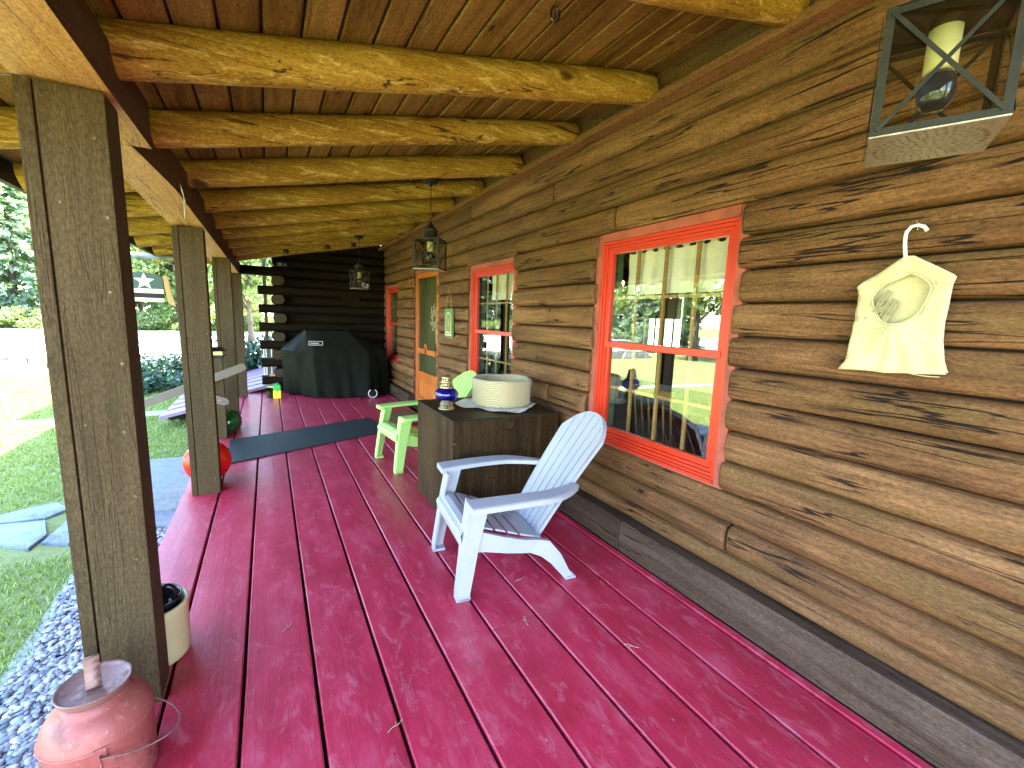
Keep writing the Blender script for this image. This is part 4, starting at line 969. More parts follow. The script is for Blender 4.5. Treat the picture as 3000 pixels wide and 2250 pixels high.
wh = MB(); wh.tube([(.070*math.cos(a), 0, .070*math.sin(a)) for a in [R(60)+R(300)*q/28*-1 for q in range(29)]], .0065, 8); wh.build('wheel_rim', 'white', gr, loc=(1.52-1.0, 7.585-8.05, .085), rot=(0, 0, R(-8)))
wh = MB(); wh.tube([(0, .02, 0), (0, .05, 0)], .062, 24); wh.build('wheel', 'gloss_black', gr, loc=(1.52-1.0, 7.585-8.05, .08), rot=(0, 0, R(-8)))
# spray jug
jg = thing('plant_food_jug', 'green and yellow plastic plant food sprayer standing beside the covered grill', 'spray jug', (.085, 8.08, 0), R(-10))
b = MB(); b.box(-.058, .058, -.045, .045, .0, .135, bev=.012); b.build('yellow_body', 'yellow_plastic', jg)
b = MB(); b.box(-.056, .056, -.043, .043, .1355, .225, bev=.012); b.tube([(0, 0, .222), (0, 0, .235)], .03, 16); b.build('green_top', 'green_plastic', jg)
b = MB(); b.tube([(-.05, -.01, .185), (-.10, -.012, .19), (-.145, -.012, .195)], [.014, .012, .009], 12); b.build('nozzle', 'lime_plastic', jg)
b = MB(); b.lathe([(.001, 0), (.018, 0), (.018, .004), (.001, .004)], 24, mat=Matrix.Translation((.0, -.047, .135)) @ Matrix.Rotation(math.pi/2, 4, 'X')); b.build('emblem', 'green_plastic', jg)
b = MB(); b.tube([(-.085, .02, 0), (-.085, .02, .115)], .045, 20); o = b.build('dark_jar', 'gloss_black', loc=(.06, 8.11, 0)); tag(o, 'dark round jar just behind the green and yellow sprayer', 'jar')
b = MB(); b.box(-.02, .10, 8.70, 8.76, .285+.0, .32, bev=.01); o = b.build('scrub_sponge', 'orange_paint'); tag(o, 'small orange block lying on a projecting log end above the sprayer', 'sponge')
# security light
sc = thing('security_light', 'white arm and dark twin lamp fixed high on the far log wall', 'security light', (.16, 8.6, 2.22))
b = MB(); b.tube([(-.10, .1, .06), (-.085, .0, .0), (-.05, -.05, -.04)], .014, 8); b.build('arm', 'white', sc)
b = MB(); b.tube([(.06, .05, .0), (.05, -.06, -.01)], .035, 16); b.tube([(.12, .05, .0), (.13, -.06, -.01)], .035, 16); b.box(.0, .18, .05, .12, -.03, .05, bev=.01); b.build('lamp_heads', 'gloss_black', sc)
# mats
def mat_obj(name, pts, mat, label, cat, z=.0045, t=.008):
    b = MB(); b.prism(pts, z-t*.0, z+t, 'xy'); o = b.build(name, mat); return tag(o, label, cat)
mat_obj('rubber_runner', [(-.40, 4.66), (1.24, 5.30), (1.17, 6.10), (-.42, 5.54)], 'rubber', 'long dark rubber runner laid across the deck from the steps to the door', 'rubber mat')
mat_obj('doormat', [(1.26, 5.52), (1.80, 5.55), (1.85, 6.36), (1.33, 6.24)], 'gold_mat', 'brown and gold patterned doormat in front of the screen door', 'doormat', z=.014)
# balls
def ball(name, loc, r, mat, label):
    b = MB(); n = 40
    b.lathe([(max(.0005, r*math.sin(math.pi*k/24)), -r*math.cos(math.pi*k/24)) for k in range(25)], n, cap=False); o = b.build(name, mat, loc=loc); return tag(o, label, 'ball')
ball('play_ball', (-.49, 4.27, .172), .170, 'red_gloss', 'big shiny red ball behind the second porch post')
ball('play_ball', (-.455, 5.87, .142), .140, 'green_gloss', 'dark green shiny ball behind the short handrail post')
# milk can
mc = thing('milk_can', 'old faded red metal milk can with lid and wire handle at the deck edge', 'milk can', (-.495, 1.578, .002), R(20))
mc.scale = (.80, .80, .93)
b = MB(); b.lathe([(.150, .0), (.158, .006), (.160, .02), (.158, .203), (.160, .209), (.161, .216), (.158, .223), (.152, .245), (.134, .273), (.110, .292), (.098, .300), (.097, .318), (.0, .318)], 48); b.build('can_body', 'red_can', mc)
b = MB(); b.lathe([(.0, .320), (.093, .320), (.099, .328), (.106, .345), (.109, .349), (.107, .352), (.100, .346), (.090, .340), (.0, .343)], 48); lid = b.build('lid', 'rust', mc)
hb = MB(); P = [(-.020, .342), (-.028, .350), (-.020, .372), (-.008, .395), (-.004, .418), (-.010, .440), (-.022, .455), (-.036, .460)]
for i in range(len(P)-1):
    (a, z), (a2, z2) = P[i], P[i+1]; hb.add([(-.022, a, z), (.022, a, z), (.022, a2, z2), (-.022, a2, z2), (-.022, a+.002, z-.003), (.022, a+.002, z-.003), (.022, a2+.002, z2-.003), (-.022, a2+.002, z2-.003)], [(0, 1, 2, 3), (7, 6, 5, 4), (0, 3, 7, 4), (1, 5, 6, 2)], True)
hb.build('lid_handle', 'rust', lid, rot=(0, 0, R(-4)))
b = MB()
for z in (.183, .19): pass
b.tube([(.1615*math.cos(a), .1615*math.sin(a), .214) for a in [2*math.pi*q/40 for q in range(41)]], .003, 6, cap=False)
b.tube([(.161, 0, .0), (.161, 0, .18)], .0025, 6)
b.build('seam_bead', 'red_can', mc, rot=(0, 0, R(-95)))
for s_ in (0, 1):
    b = MB(); Mx = Matrix.Rotation(R(-95+180*s_), 4, 'Z'); b.box(.158, .166, -.018, .018, .178, .222, bev=.003, mat=Mx)
    b.tube([(.166, 0, .200), (.180, 0, .203), (.180, 0, .190), (.166, 0, .190)], .004, 6, mat=Mx); b.build('handle_lug', 'red_can', mc)
b = MB(); th0 = R(-95); P = []
for q in range(25):
    a = math.pi*q/24; pl = Vector((math.cos(a)*.176, math.sin(a)*.235, 0)); P.append(Matrix.Rotation(th0, 4, 'Z') @ Vector((pl.x, pl.y, .197-.10*math.sin(a))))
b.tube(P, .0032, 8); b.build('wire_bail', 'rust', mc)
# crock
ck = thing('stoneware_crock', 'cream stoneware crock standing behind the nearest porch post', 'crock', (-.466, 2.105, .002))
b = MB(); b.lathe([(.0, 0), (.108, 0), (.118, .008), (.120, .03), (.122, .215), (.126, .228), (.124, .236), (.113, .236), (.108, .223), (.108, .03), (.0, .025)], 48, cap=False); b.build('crock_body', 'stoneware', ck)
POT_ = 0
pt = thing('black_pot', 'glossy black enamel pot with a loop handle standing inside the cream crock', 'pot', (-.466, 2.105, .035))
b = MB(); b.lathe([(.0, 0), (.085, 0), (.098, .02), (.102, .21), (.104, .226), (.100, .228), (.096, .21), (.08, .02), (.0, .02)], 40, cap=False); b.build('pot_body', 'gloss_black', pt)
b = MB(); b.tube([(.055+.030*math.cos(a), -.02, .238+.036*math.sin(a)) for a in [R(-60)+R(300)*q/20 for q in range(21)]], .012, 12); b.build('loop_handle', 'gloss_black', pt)
# dry bits lying on the boards
for i, (x, y, a, lb) in enumerate(((.33, 1.34, 20, 'forked dry twig on the boards near the bottom centre'), (1.02, 1.60, 75, 'thin pale straw on the deck in front of the lilac chair'), (1.36, 1.25, 130, 'curled pale straw on the deck near the wall'), (.70, 1.47, 160, 'short dark twig lying in a board gap'), (.02, 2.05, 50, 'small bent straw on the outer boards'), (1.15, 2.9-1.0, 10, 'tiny dry twig under the lilac chair'))):
    b = MB(); b.tube([(-.03, 0, .001), (-.01, .004, .0022), (.012, -.002, .0026), (.034, .006, .0012)], .0011, 6); b.tube([(.0, .001, .002), (.012, .014, .002)], .0009, 5)
    o = b.build('dry_twig', 'twine' if i != 3 else 'trunk', loc=(x, y, .0022), rot=(0, 0, R(a))); tag(o, lb, 'twig', 'dry bits on the deck')
# wire hooks on the beam
hk = MB(); hk.tube([(-.362, 2.886, 2.055), (-.352, 2.886, 2.0), (-.352, 2.884, 1.885)], .0022, 6); hk.tube([(-.364, 2.90, 2.05), (-.350, 2.905, 1.98), (-.352, 2.92, 1.955), (-.354, 2.925, 1.975)], .0026, 6)
o = hk.build('wire_hook', 'steel'); tag(o, 'thin wire hooks dangling from the porch beam near the second post', 'wire hook')
# glass ring at the ceiling
rg = MB(); rg.tube([(.018*math.cos(a), 0, .026*math.sin(a)) for a in [2*math.pi*q/20 for q in range(21)]], .004, 8, cap=False); rg.tube([(0, 0, .026), (.0, 0, .075)], .0015, 6)
for q in range(3): a = q*1.05; rg.tube([(-.018*math.cos(a), 0, -.026*math.sin(a)), (.018*math.cos(a), 0, .026*math.sin(a))], .0012, 5)
o = rg.build('glass_ring', 'bulb', loc=(.955, 1.478, 2.525)); tag(o, 'tiny oval glass ring ornament hanging from the ceiling boards', 'ornament')
# ================================================================ INSIDE THE WINDOWS
def curtain(y0, y1, zt, zb, x, label):
    cu = MB(); n = 80; V = []; F = []
    rows = 10
    for j in range(rows+1):
        z = zt+(zb-zt)*j/rows
        for i in range(n+1):
            y = y0+(y1-y0)*i/n; xx = x+.007*math.sin(i*.55+.5*nz(i*.2, j*.3))+.005*nz(i*.17, j*.2, 4)
            V.append((xx, y, z-(.018*abs(math.sin(i*math.pi/9)) if j == 0 else 0)))
    for j in range(rows):
        for i in range(n): F.append((j*(n+1)+i, j*(n+1)+i+1, (j+1)*(n+1)+i+1, (j+1)*(n+1)+i))
    cu.add(V, F, True)
    for k in range(0, 9): y = y0+(y1-y0)*(k*9.0)/80+.0; cu.box(x-.006, x+.006, max(y0, y-.022), min(y1, y+.022), zt-.01, zt+.04)
    o = cu.build('curtain', 'curtain', fix=False); tag(o, label, 'curtain', 'valance curtains in the windows')
curtain(1.40, 2.205, 1.885, 1.612, 2.090, 'pale valance curtain hanging inside the top of the biggest, nearest window')
curtain(3.59, 4.22, 1.885, 1.62, 2.090, 'pale valance curtain hanging inside the middle window')
curtain(5.22, 6.12, 1.90, 1.52, 6.22, 'pale valance curtain on the far side of the room seen through the nearest window')
for i, y in enumerate((8.0, 8.2)):
    b = MB(); V = []; F = []
    b.grid(lambda u, v, y=y: (2.16+.012*math.sin(u*20), y+u*.09, .72+v*.52), 20, 3); o = b.build('curtain', 'curtain'); tag(o, ('left' if i else 'right')+' of the two white curtain strips behind the lower pane of the farthest window', 'curtain', 'valance curtains in the windows')
sn = thing('candle_sconce', 'two armed candle light glowing inside the nearest window', 'wall lamp', (4.0, 4.25, 1.93))
b = MB(); b.tube([(0, .065, -.10), (0, .05, -.13), (0, -.05, -.13), (0, -.065, -.12)], .008, 8); b.tube([(0, 0, -.13), (0, 0, -.35)], .01, 8); b.build('arm', 'black', sn)
for q in (.063, -.064):
    z = .0 if q > 0 else -.03
    b = MB(); b.tube([(0, q, z-.10), (0, q, z-.022)], .011, 10); b.build('candle', 'candle', sn)
    b = MB(); b.lathe([(.002, -.022), (.013, -.008), (.012, .006), (.002, .030)], 12, c=(0, q, z)); b.build('bulb', 'flame_bulb', sn)
sg = thing('greeting_sign', 'small black sign with pale lettering inside the middle window', 'sign', (2.42, 4.33, 1.80))
b = MB(); b.box(-.006, .006, -.14, .14, -.13, .09); b.build('board', 'gloss_black', sg)
text_obj('Here', .07, 'cream_paint', sg, (-.0075, 0, .02), (R(90), 0, R(-90)), 'lettering')
# dining furniture seen dimly in the room
tb = thing('dining_table', 'dark dining table just inside the nearest window', 'table', (3.4, 3.0, 0))
b = MB(); b.box(-.5, .5, -.9, .9, .72, .75, bev=.005); b.build('tabletop', 'crate', tb)
for sx in (-.42, .42):
    for sy in (-.8, .8): b = MB(); b.box(sx-.03, sx+.03, sy-.03, sy+.03, 0, .719); b.build('leg', 'crate', tb)
dc = thing('dining_chair', 'spindle back wooden chair inside the nearest window', 'dining chair', (2.75, 2.3, 0), R(0))
b = MB(); b.box(-.2, .2, -.2, .2, .43, .455, bev=.01); b.build('seat', 'muntin', dc)
b = MB()
for k in range(6): yy = -.17+k*.068; b.tube([(-.19, yy, .455), (-.25, yy*1.05, .88)], .008, 8)
b.build('spindles', 'muntin', dc)
b = MB(); b.box(-.27, -.235, -.21, .21, .88, .95, bev=.008); b.build('top_rail', 'muntin', dc)
for sx in (-.17, .17):
    for sy in (-.17, .17): b = MB(); b.tube([(sx, sy, .43), (sx*1.15, sy*1.15, 0)], .016, 8); b.build('leg', 'muntin', dc)
# ================================================================ OUTDOORS
G = -.42
gd = MB(); gd.grid(lambda u, v: (-260+520*u, -200+520*v, G+(0 if math.hypot(-260+520*u, -200+520*v) < 60 else .0)), 40, 40, smooth=True)
tag(gd.build('lawn', 'lawn'), kind='structure')
dv = MB(); V = []; F = []; n = 40
for i in range(n+1):
    x = -90+150*i/n; V += [(x, 19.2+.9*nz(x*.1)+.0*x, G+.012), (x, 43+1.5*nz(x*.08, 3), G+.012)]
for i in range(n): F.append((i*2, i*2+2, i*2+3, i*2+1))
dv.add(V, F); tag(dv.build('driveway', 'drive'), kind='structure')
ph = MB(); V = []; F = []; n = 24
for i in range(n+1):
    t = i/n; x = -8.5+7.5*t; y = 9.1+.12*(x+3.5)+.12*nz(x*1.5); V += [(x, y+.0, G+.010), (x, y+.42+.1*nz(x*2, 4), G+.010)]
for i in range(n): F.append((i*2, i*2+2, i*2+3, i*2+1))
ph.add(V, F); tag(ph.build('path', 'path'), kind='structure')
# gravel bed under pebbles
gv = MB(); gv.add([(-.66, -1.5, G+.006), (-1.20, -1.5, G+.006), (-1.24, 3.3, G+.006), (-1.30, 4.6, G+.006), (-.66, 4.6, G+.006)], [(0, 1, 2, 3, 4)]); tag(gv.build('gravel_bed', 'path'), kind='structure')
# pebbles
def ico():
    bm = bmesh.new(); bmesh.ops.create_icosphere(bm, subdivisions=2, radius=1); V = np.array([v.co[:] for v in bm.verts]); F = np.array([[v.index for v in f.verts] for f in bm.faces]); bm.free(); return V, F
IV, IF = ico()
rs = np.random.RandomState(3)
def pebbles(n, xr, yr, zr, sr, name, mat, shape=None):
    Vs = []; Fs = []; b0 = 0
    for i in range(n):
        x = rs.uniform(*xr); y = rs.uniform(*yr)
        if shape and not shape(x, y): continue
        s = rs.uniform(*sr); sc = np.array([s*rs.uniform(.8, 1.5), s*rs.uniform(.7, 1.1), s*rs.uniform(.4, .65)])
        a = rs.uniform(0, 6.28); c, s2 = math.cos(a), math.sin(a); t = rs.uniform(-.4, .4); ct, st = math.cos(t), math.sin(t)
        Rm = np.array([[c, -s2, 0], [s2, c, 0], [0, 0, 1]]) @ np.array([[1, 0, 0], [0, ct, -st], [0, st, ct]])
        P = (IV*(1+rs.uniform(-.05, .05, (len(IV), 1)))*sc) @ Rm.T + np.array([x, y, rs.uniform(*zr)])
        Vs.append(P); Fs.append(IF+b0); b0 += len(IV)
    V = np.concatenate(Vs); F = np.concatenate(Fs); me = bpy.data.meshes.new(name)
    me.vertices.add(len(V)); me.vertices.foreach_set('co', V.ravel()); me.loops.add(F.size); me.loops.foreach_set('vertex_index', F.ravel())
    me.polygons.add(len(F)); me.polygons.foreach_set('loop_start', np.arange(0, F.size, 3)); me.polygons.foreach_set('loop_total', np.full(len(F), 3)); me.polygons.foreach_set('use_smooth', np.ones(len(F), bool))
    me.update(); me.materials.append(MT[mat]); o = bpy.data.objects.new(name, me); COL.objects.link(o); return o
o = pebbles(12000, (-1.28, -.67), (1.2, 4.55), (G+.012, G+.035), (.009, .019), 'river_pebbles', 'pebble', lambda x, y: x > -1.20-.10*nz(y*1.5))
tag(o, 'bed of smooth blue grey river pebbles between lawn and deck', 'pebbles', kind='stuff')
# stones
def slab(name, pts, z0, z1, mat, label, cat, group=None, dx=.012):
    b = MB(); n = len(pts); cx = sum(p[0] for p in pts)/n; cy_ = sum(p[1] for p in pts)/n
    P = []
    for i in range(n):
        a, c = pts[i], pts[(i+1) % n]; k = max(1, int(math.dist(a, c)/.12))
        for j in range(k):
            x = a[0]+(c[0]-a[0])*j/k; y = a[1]+(c[1]-a[1])*j/k; P.append((x+dx*nz(x*9, y*9), y+dx*nz(x*9, y*9, 5)))
    m = len(P); ins = [(cx+(x-cx)*.985, cy_+(y-cy_)*.985) for x, y in P]
    V = [(x, y, z0) for x, y in P]+[(x, y, z1-.008) for x, y in P]+[(x, y, z1) for x, y in ins]
    F = [tuple(range(m))[::-1], tuple(range(2*m, 3*m))]+[(i+q*m, (i+1) % m+q*m, (i+1) % m+(q+1)*m, i+(q+1)*m) for i in range(m) for q in (0, 1)]
    b.add(V, F); o = b.build(name, mat); return tag(o, label, cat, group)
slab('stone_step', [(-1.30, 4.68), (-.66, 4.66), (-.66, 5.74), (-1.32, 5.76)], G+.06, -.18, 'pale_stone', 'pale blue granite slab step against the deck edge', 'stone step')
slab('stone_step', [(-1.15, 4.40), (-.66, 4.38), (-.66, 4.655), (-1.15, 4.675)], G, -.355, 'pale_stone', 'lower rough granite block in front of the granite slab step', 'stone step')
FG = 'flagstones set in the lawn near the deck'
slab('flagstone', [(-2.3, 4.75), (-1.887, 4.60), (-1.64, 4.39), (-1.615, 4.62), (-1.73, 4.95), (-2.1, 5.0), (-2.35, 4.95)], G-.02, G+.028, 'flag', 'widest blue flagstone, left of the nearest post in the lawn', 'flagstone', FG)
slab('flagstone', [(-1.60, 4.47), (-1.42, 4.37), (-1.33, 4.6), (-1.36, 4.98), (-1.58, 5.02), (-1.575, 4.7)], G-.02, G+.026, 'flag', 'small blue flagstone partly behind the nearest post, toward the granite step', 'flagstone', FG)
slab('flagstone', [(-2.4, 5.06), (-1.74, 5.01), (-1.64, 5.19), (-1.79, 5.38), (-2.1, 5.24), (-2.5, 5.22)], G-.02, G+.024, 'flag', 'long narrow flagstone at the upper edge of the group, by the grass', 'flagstone', FG)
slab('flagstone', [(-2.95, 4.75), (-2.28, 4.70), (-2.20, 5.12), (-2.9, 5.2)], G-.02, G+.024, 'flag', 'leftmost blue flagstone at the edge of the picture', 'flagstone', FG)
# sloping boarded hatch beside the far end of the deck
ld = thing('cellar_hatch', 'sloping boarded hatch with lilac sky sheen put into its colour beside the far end of the deck', 'cellar hatch', (-1.1, 9.0, 0))
ys2 = [8.22, 8.72, 9.20, 9.70, 10.2, 10.75, 11.3, 11.9]
for k in range(7):
    b = MB(); y0, y1 = ys2[k]+.012, ys2[k+1]-.012; x1 = -.66 if k < 1 else .12; hz_ = lambda x: -.27+.24*(x+1.5)
    P = [(-1.52, hz_(-1.52)), (x1, hz_(x1)), (x1, hz_(x1)+.035), (-1.52, hz_(-1.52)+.035)]
    b.prism([(x+1.1, z) for x, z in P], y0-9.0, y1-9.0, 'xz'); b.prism([(x+1.1, z+.036) for x, z in ((-1.50, hz_(-1.50)), (x1-.01, hz_(x1-.01)), (x1-.01, hz_(x1-.01)+.014), (-1.50, hz_(-1.50)+.014))], y0-9.0, y0-8.94, 'xz'); b.build('board', 'hatch', ld)
b = MB(); b.prism([(-1.50+1.1, G), (.10+1.1, G), (.10+1.1, -.27+.24*1.6-.003), (-1.50+1.1, -.275)], -.2, 2.88, 'xz'); b.build('hatch_frame', 'deck_under', ld)
# handrail
hr = thing('handrail', 'grey brown wooden handrail with a short post at the deck steps', 'handrail', (-.5, 5.7, 0))
b = MB(); b.box(-.045, .045, -.045, .045, 0, 0.90, bev=.003); b.build('short_post', 'post', hr)
def railbar(name, p0, p1, hh, th):
    b = MB(); p0 = Vector(p0); p1 = Vector(p1); d = (p1-p0).normalized(); up = Vector((0, 0, 1)); s_ = d.cross(up).normalized()*th/2; u = s_.normalized().cross(d).normalized()*hh/2
    if u.z < 0: u = -u
    V = []; 
    for p in (p0, p1):
        V += [p-s_-u, p+s_-u, p+s_+u, p-s_+u]
    b.add(V, [(3, 2, 1, 0), (4, 5, 6, 7), (0, 1, 5, 4), (1, 2, 6, 5), (2, 3, 7, 6), (3, 0, 4, 7)])
    b.tube([p1-s_*.94, p1+s_*.94], hh/2-.001, 24)
    b.build(name, 'rail', hr)
railbar('top_rail', (-.78, -.075, .385), (.225, -.075, .800), .085, .032)
railbar('lower_rail', (-.26, -.064, .545), (.045, -.064, .425), .085, .030)
b = MB()
for x, z in ((-.05, .690), (.02, .715), (.0, .445)): b.tube([(x, -.088, z), (x, -.07, z)], .008, 8)
b.build('bolts', 'steel', hr)
pc = thing('post_cap_light', 'small black solar cap light on top of the short handrail post', 'solar light', (-.5, 5.7, .902))
b = MB(); b.box(-.055, .055, -.055, .055, 0, .025, bev=.003); b.box(-.075, .075, -.075, .075, .025, .032); b.build('base', 'black', pc)
b = MB(); b.box(-.050, .050, -.050, .050, .0325, .075); b.build('lens', plain('yellow lens', (.75, .72, .25), .3), pc)
b = MB(); V = [(-.088, -.088, .0755), (.088, -.088, .0755), (.088, .088, .0755), (-.088, .088, .0755), (-.045, -.045, .118), (.045, -.045, .118), (.045, .045, .118), (-.045, .045, .118)]
b.add(V, [(0, 3, 2, 1), (4, 5, 6, 7), (0, 1, 5, 4), (1, 2, 6, 5), (2, 3, 7, 6), (3, 0, 4, 7)]); b.build('cap', 'gloss_black', pc)
# flag sign hung from the eave, with its rod
wsn = thing('flag_sign', 'rustic board sign with a white star over cream and brown stripes, outside between the posts', 'hanging sign', (-1.30, 7.0, 1.68))
b = MB(); n = 10
b.prism([(-.20, -.03), (.17, -.03), (.17, .09)]+[(.17-.37*k/n, .09+.075*math.sin(math.pi*min(1, (k+2)/(n+4)))) for k in range(1, n)]+[(-.20, .09)], -.012, .012, 'xz'); b.build('star_board', plain('dark green paint', (.05, .075, .05), .7), wsn)
st = [(.105*(1 if k % 2 == 0 else .42)*math.sin(math.pi*k/5), .055+.105*(1 if k % 2 == 0 else .42)*math.cos(math.pi*k/5)) for k in range(10)]
b = MB(); b.prism([(a-.01, z) for a, z in st], -.018, -.0125, 'xz'); b.build('star', 'cream_paint', wsn)
for z0, z1, m in ((-.085, -.033, 'cream_paint'), (-.142, -.088, 'dark_wood'), (-.190, -.145, 'cream_paint')):
    b = MB(); b.box(-.20, .17, -.010, .010, z0, z1, bev=.003); b.build('stripe_board', m, wsn)
b = MB(); b.prism([(.175, .13), (.215, .14), (.235, .05), (.255, -.10), (.285, -.235), (.25, -.225), (.215, -.215), (.19, -.05)], -.02, .012, 'xz'); b.prism([(.19, .14), (.26, .10), (.21, .085)], -.022, .02, 'xz'); b.build('side_slat', 'muntin', wsn)
b = MB(); b.tube([(-.12, 0, .14), (-.12, 0, .36)], .003, 6); b.tube([(.14, 0, .14), (.14, 0, .36)], .003, 6); b.build('cord', 'twine', wsn)
rd = thing('ringed_rod', 'pale ringed rod with a leafy ornament under the eave above the flag sign', 'rod', (-1.20, 7.0, 2.04))
b = MB(); b.tube([(-.6, 0, .0), (.22, 0, .0)], .034, 12)
for x in (-.15, -.135, -.12, .06, .075, .09): b.tube([(x-.003, 0, 0), (x+.003, 0, 0)], .041, 12)
b.build('rod', 'pale_stone', rd)
b = MB()
for k in range(7): b.lathe([(.002, -.016), (.026, 0), (.002, .016)], 10, c=(-.04+.025*k, rnd.uniform(-.01, .01), .035+.010*math.sin(k*1.3)))
for k in range(4): b.lathe([(.002, -.016), (.022, 0), (.002, .016)], 10, c=(.0+.03*k, 0, -.035-.008*math.sin(k)))
b.build('leaf_ornament', 'muntin', rd)
b = MB(); b.tube([(.15, 0, .02), (.15, 0, .16)], .004, 6); b.tube([(-.5, 0, .02), (-.5, 0, .16)], .004, 6); b.build('hanging_wire', 'steel', rd)
# dry stone wall across the lawn
dw = MB()
for c in range(3):
    x = -14.0+.2*c
    while x < -2.6:
        L = rnd.uniform(.3, .75); h = rnd.uniform(.11, .16); yy = 17.5+.06*(x+7)+rnd.uniform(-.05, .05)
        dw.box(x, x+L-.02, yy-.22, yy+.22, G+.14*c, G+.14*c+h, bev=.03); x += L
o = dw.build('dry_stone_wall', 'drystone'); tag(o, 'low dry stone wall of pale flat stones between lawn and drive', 'stone wall')
# pole and garden stakes beyond the wing corner
b = MB(); b.box(-.03, .03, -.03, .03, G, 2.4, bev=.006); o = b.build('timber_pole', 'trunk', loc=(-.03, 9.75, 0)); tag(o, 'brown timber pole just behind the projecting log ends', 'pole')
for i in range(9):
    b = MB(); x = -.12+.022*i+rnd.uniform(-.005, .005); h = rnd.uniform(.55, 1.05); lean = rnd.uniform(-.05, .05)
    b.tube([(0, 0, 0), (lean, 0, h-G)], .008, 8); o = b.build('garden_stake', 'white' if i % 3 == 0 else 'rail', loc=(x, 9.45+.03*(i % 3), G))
    tag(o, ['leftmost', 'second from the left', 'third from the left', 'fourth from the left', 'middle', 'fourth from the right', 'third from the right', 'second from the right', 'rightmost'][i]+' thin garden stake in the bundle behind the log ends', 'garden stake', 'garden stakes behind the log ends')
# ---- vegetation
def cards(P, N, size, name, mat, seed=0, elong=1.6, clump=None):
    r = np.random.RandomState(seed); n = len(P)
    d = r.normal(size=(n, 3)); d = d*.75+N; d /= np.linalg.norm(d, axis=1)[:, None]
    a = np.cross(d, r.normal(size=(n, 3))); a /= np.linalg.norm(a, axis=1)[:, None]; b_ = np.cross(d, a)
    s = size*r.uniform(.6, 1.3, (n, 1)); a = a*s*elong*.5; b_ = b_*s*.5
    V = np.stack([P-a, P-b_*.9, P+a, P+b_*.9], 1).reshape(-1, 3); F = np.arange(4*n)
    me = bpy.data.meshes.new(name); me.vertices.add(len(V)); me.vertices.foreach_set('co', V.ravel()); me.loops.add(4*n); me.loops.foreach_set('vertex_index', F)
    me.polygons.add(n); me.polygons.foreach_set('loop_start', np.arange(0, 4*n, 4)); me.polygons.foreach_set('loop_total', np.full(n, 4)); me.update(); me.materials.append(MT[mat]); return me
def broad_mesh(seed, h=9., w=3.6, n=7000, size=.25):
    r = np.random.RandomState(seed); nc = 70; C = []
    while len(C) < nc:
        p = r.uniform(-1, 1, 3)
        if np.linalg.norm(p) < 1 and (np.linalg.norm(p) > .35): C.append(p)
    C = np.array(C)*[w, w, h*.36]+[0, 0, h*.62]; rad = r.uniform(.5, 1.15, nc)*w*.26
    k = r.randint(0, nc, n); d = r.normal(size=(n, 3)); d /= np.linalg.norm(d, axis=1)[:, None]
    P = C[k]+d*(rad[k]*r.uniform(.55, 1., n)**.5)[:, None]*[1, 1, .7]
    return cards(P, d*.8+[0, 0, .4], size, 'crown', 'leaf', seed), C
def conif_mesh(seed, h=13., w=3.2, n=7500):
    r = np.random.RandomState(seed); P = []; N = []
    lv = 26
    for i in range(lv):
        z = h*(.08+.92*i/lv); R0 = w*(1-i/lv)**.8*(.85+.3*r.rand())+.15; nb = 9
        for b in range(nb):
            a = 6.283*(b+r.rand())/nb; m = int(n/lv/nb*(.5+1.1*(1-i/lv)))
            t = r.uniform(.12, 1, m)**.7; sp = (r.rand(m)-.5)*.55*(1.1-t*.5)*R0*.5
            x = np.cos(a)*t*R0-np.sin(a)*sp; y = np.sin(a)*t*R0+np.cos(a)*sp; zz = z-.30*R0*t**1.4+r.normal(0, .07, m)
            P.append(np.stack([x, y, zz], 1)); N.append(np.tile([0, 0, .9], (m, 1)))
    return cards(np.concatenate(P), np.concatenate(N), .30, 'crown', 'needle', seed, 2.2)
def bush_mesh(seed, w=1., h=1., n=5000, size=.06, name='foliage', mat='shrub_leaf'):
    r = np.random.RandomState(seed); nc = 40; C = r.normal(size=(nc, 3)); C /= np.linalg.norm(C, axis=1)[:, None]; C *= r.uniform(.25, .85, (nc, 1)); C[:, 2] = np.abs(C[:, 2])
    rad = r.uniform(.16, .34, nc); k = r.randint(0, nc, n); d = r.normal(size=(n, 3)); d /= np.linalg.norm(d, axis=1)[:, None]
    P = (C[k]+d*(rad[k]*r.uniform(.4, 1.15, n)**.6)[:, None])*[w, w, h]; P[:, 2] = np.abs(P[:, 2])+.03
    return cards(P, d*.7+[0, 0, .3], size, name, mat, seed, 1.9)
def trunk_mesh(seed, h, r0, C=None):
    b = MB(); rr = random.Random(seed); pts = []; rad = []
    for k in range(12): t = k/11; pts.append((.12*math.sin(t*3+seed)*t*2, .12*math.cos(t*2.4+seed)*t*2-.12*0, h*t)); rad.append(r0*(1-.85*t)+(.35*r0 if k == 0 else 0))
    b.tube(pts, rad, 12)
    if C is not None:
        for c in C[::4]: 
            z = h*rr.uniform(.25, .6); b.tube([(0, 0, z), (c[0]*.5, c[1]*.5, (z+c[2])/2+.1), tuple(c)], [r0*.35, r0*.2, r0*.05], 6)
    me_o = b.build('trunk', 'trunk'); me = me_o.data; bpy.data.objects.remove(me_o); return me
B = [broad_mesh(11), broad_mesh(12, 8., 3.0), broad_mesh(13, 11, 4.2)]; BT = [trunk_mesh(1, 8.2, .22, B[0][1]), trunk_mesh(2, 7.2, .18, B[1][1]), trunk_mesh(3, 9.8, .30, B[2][1])]
CN = [conif_mesh(21), conif_mesh(22, 16, 3.6)]; CT = [trunk_mesh(4, 12.6, .2), trunk_mesh(5, 15.5, .26)]
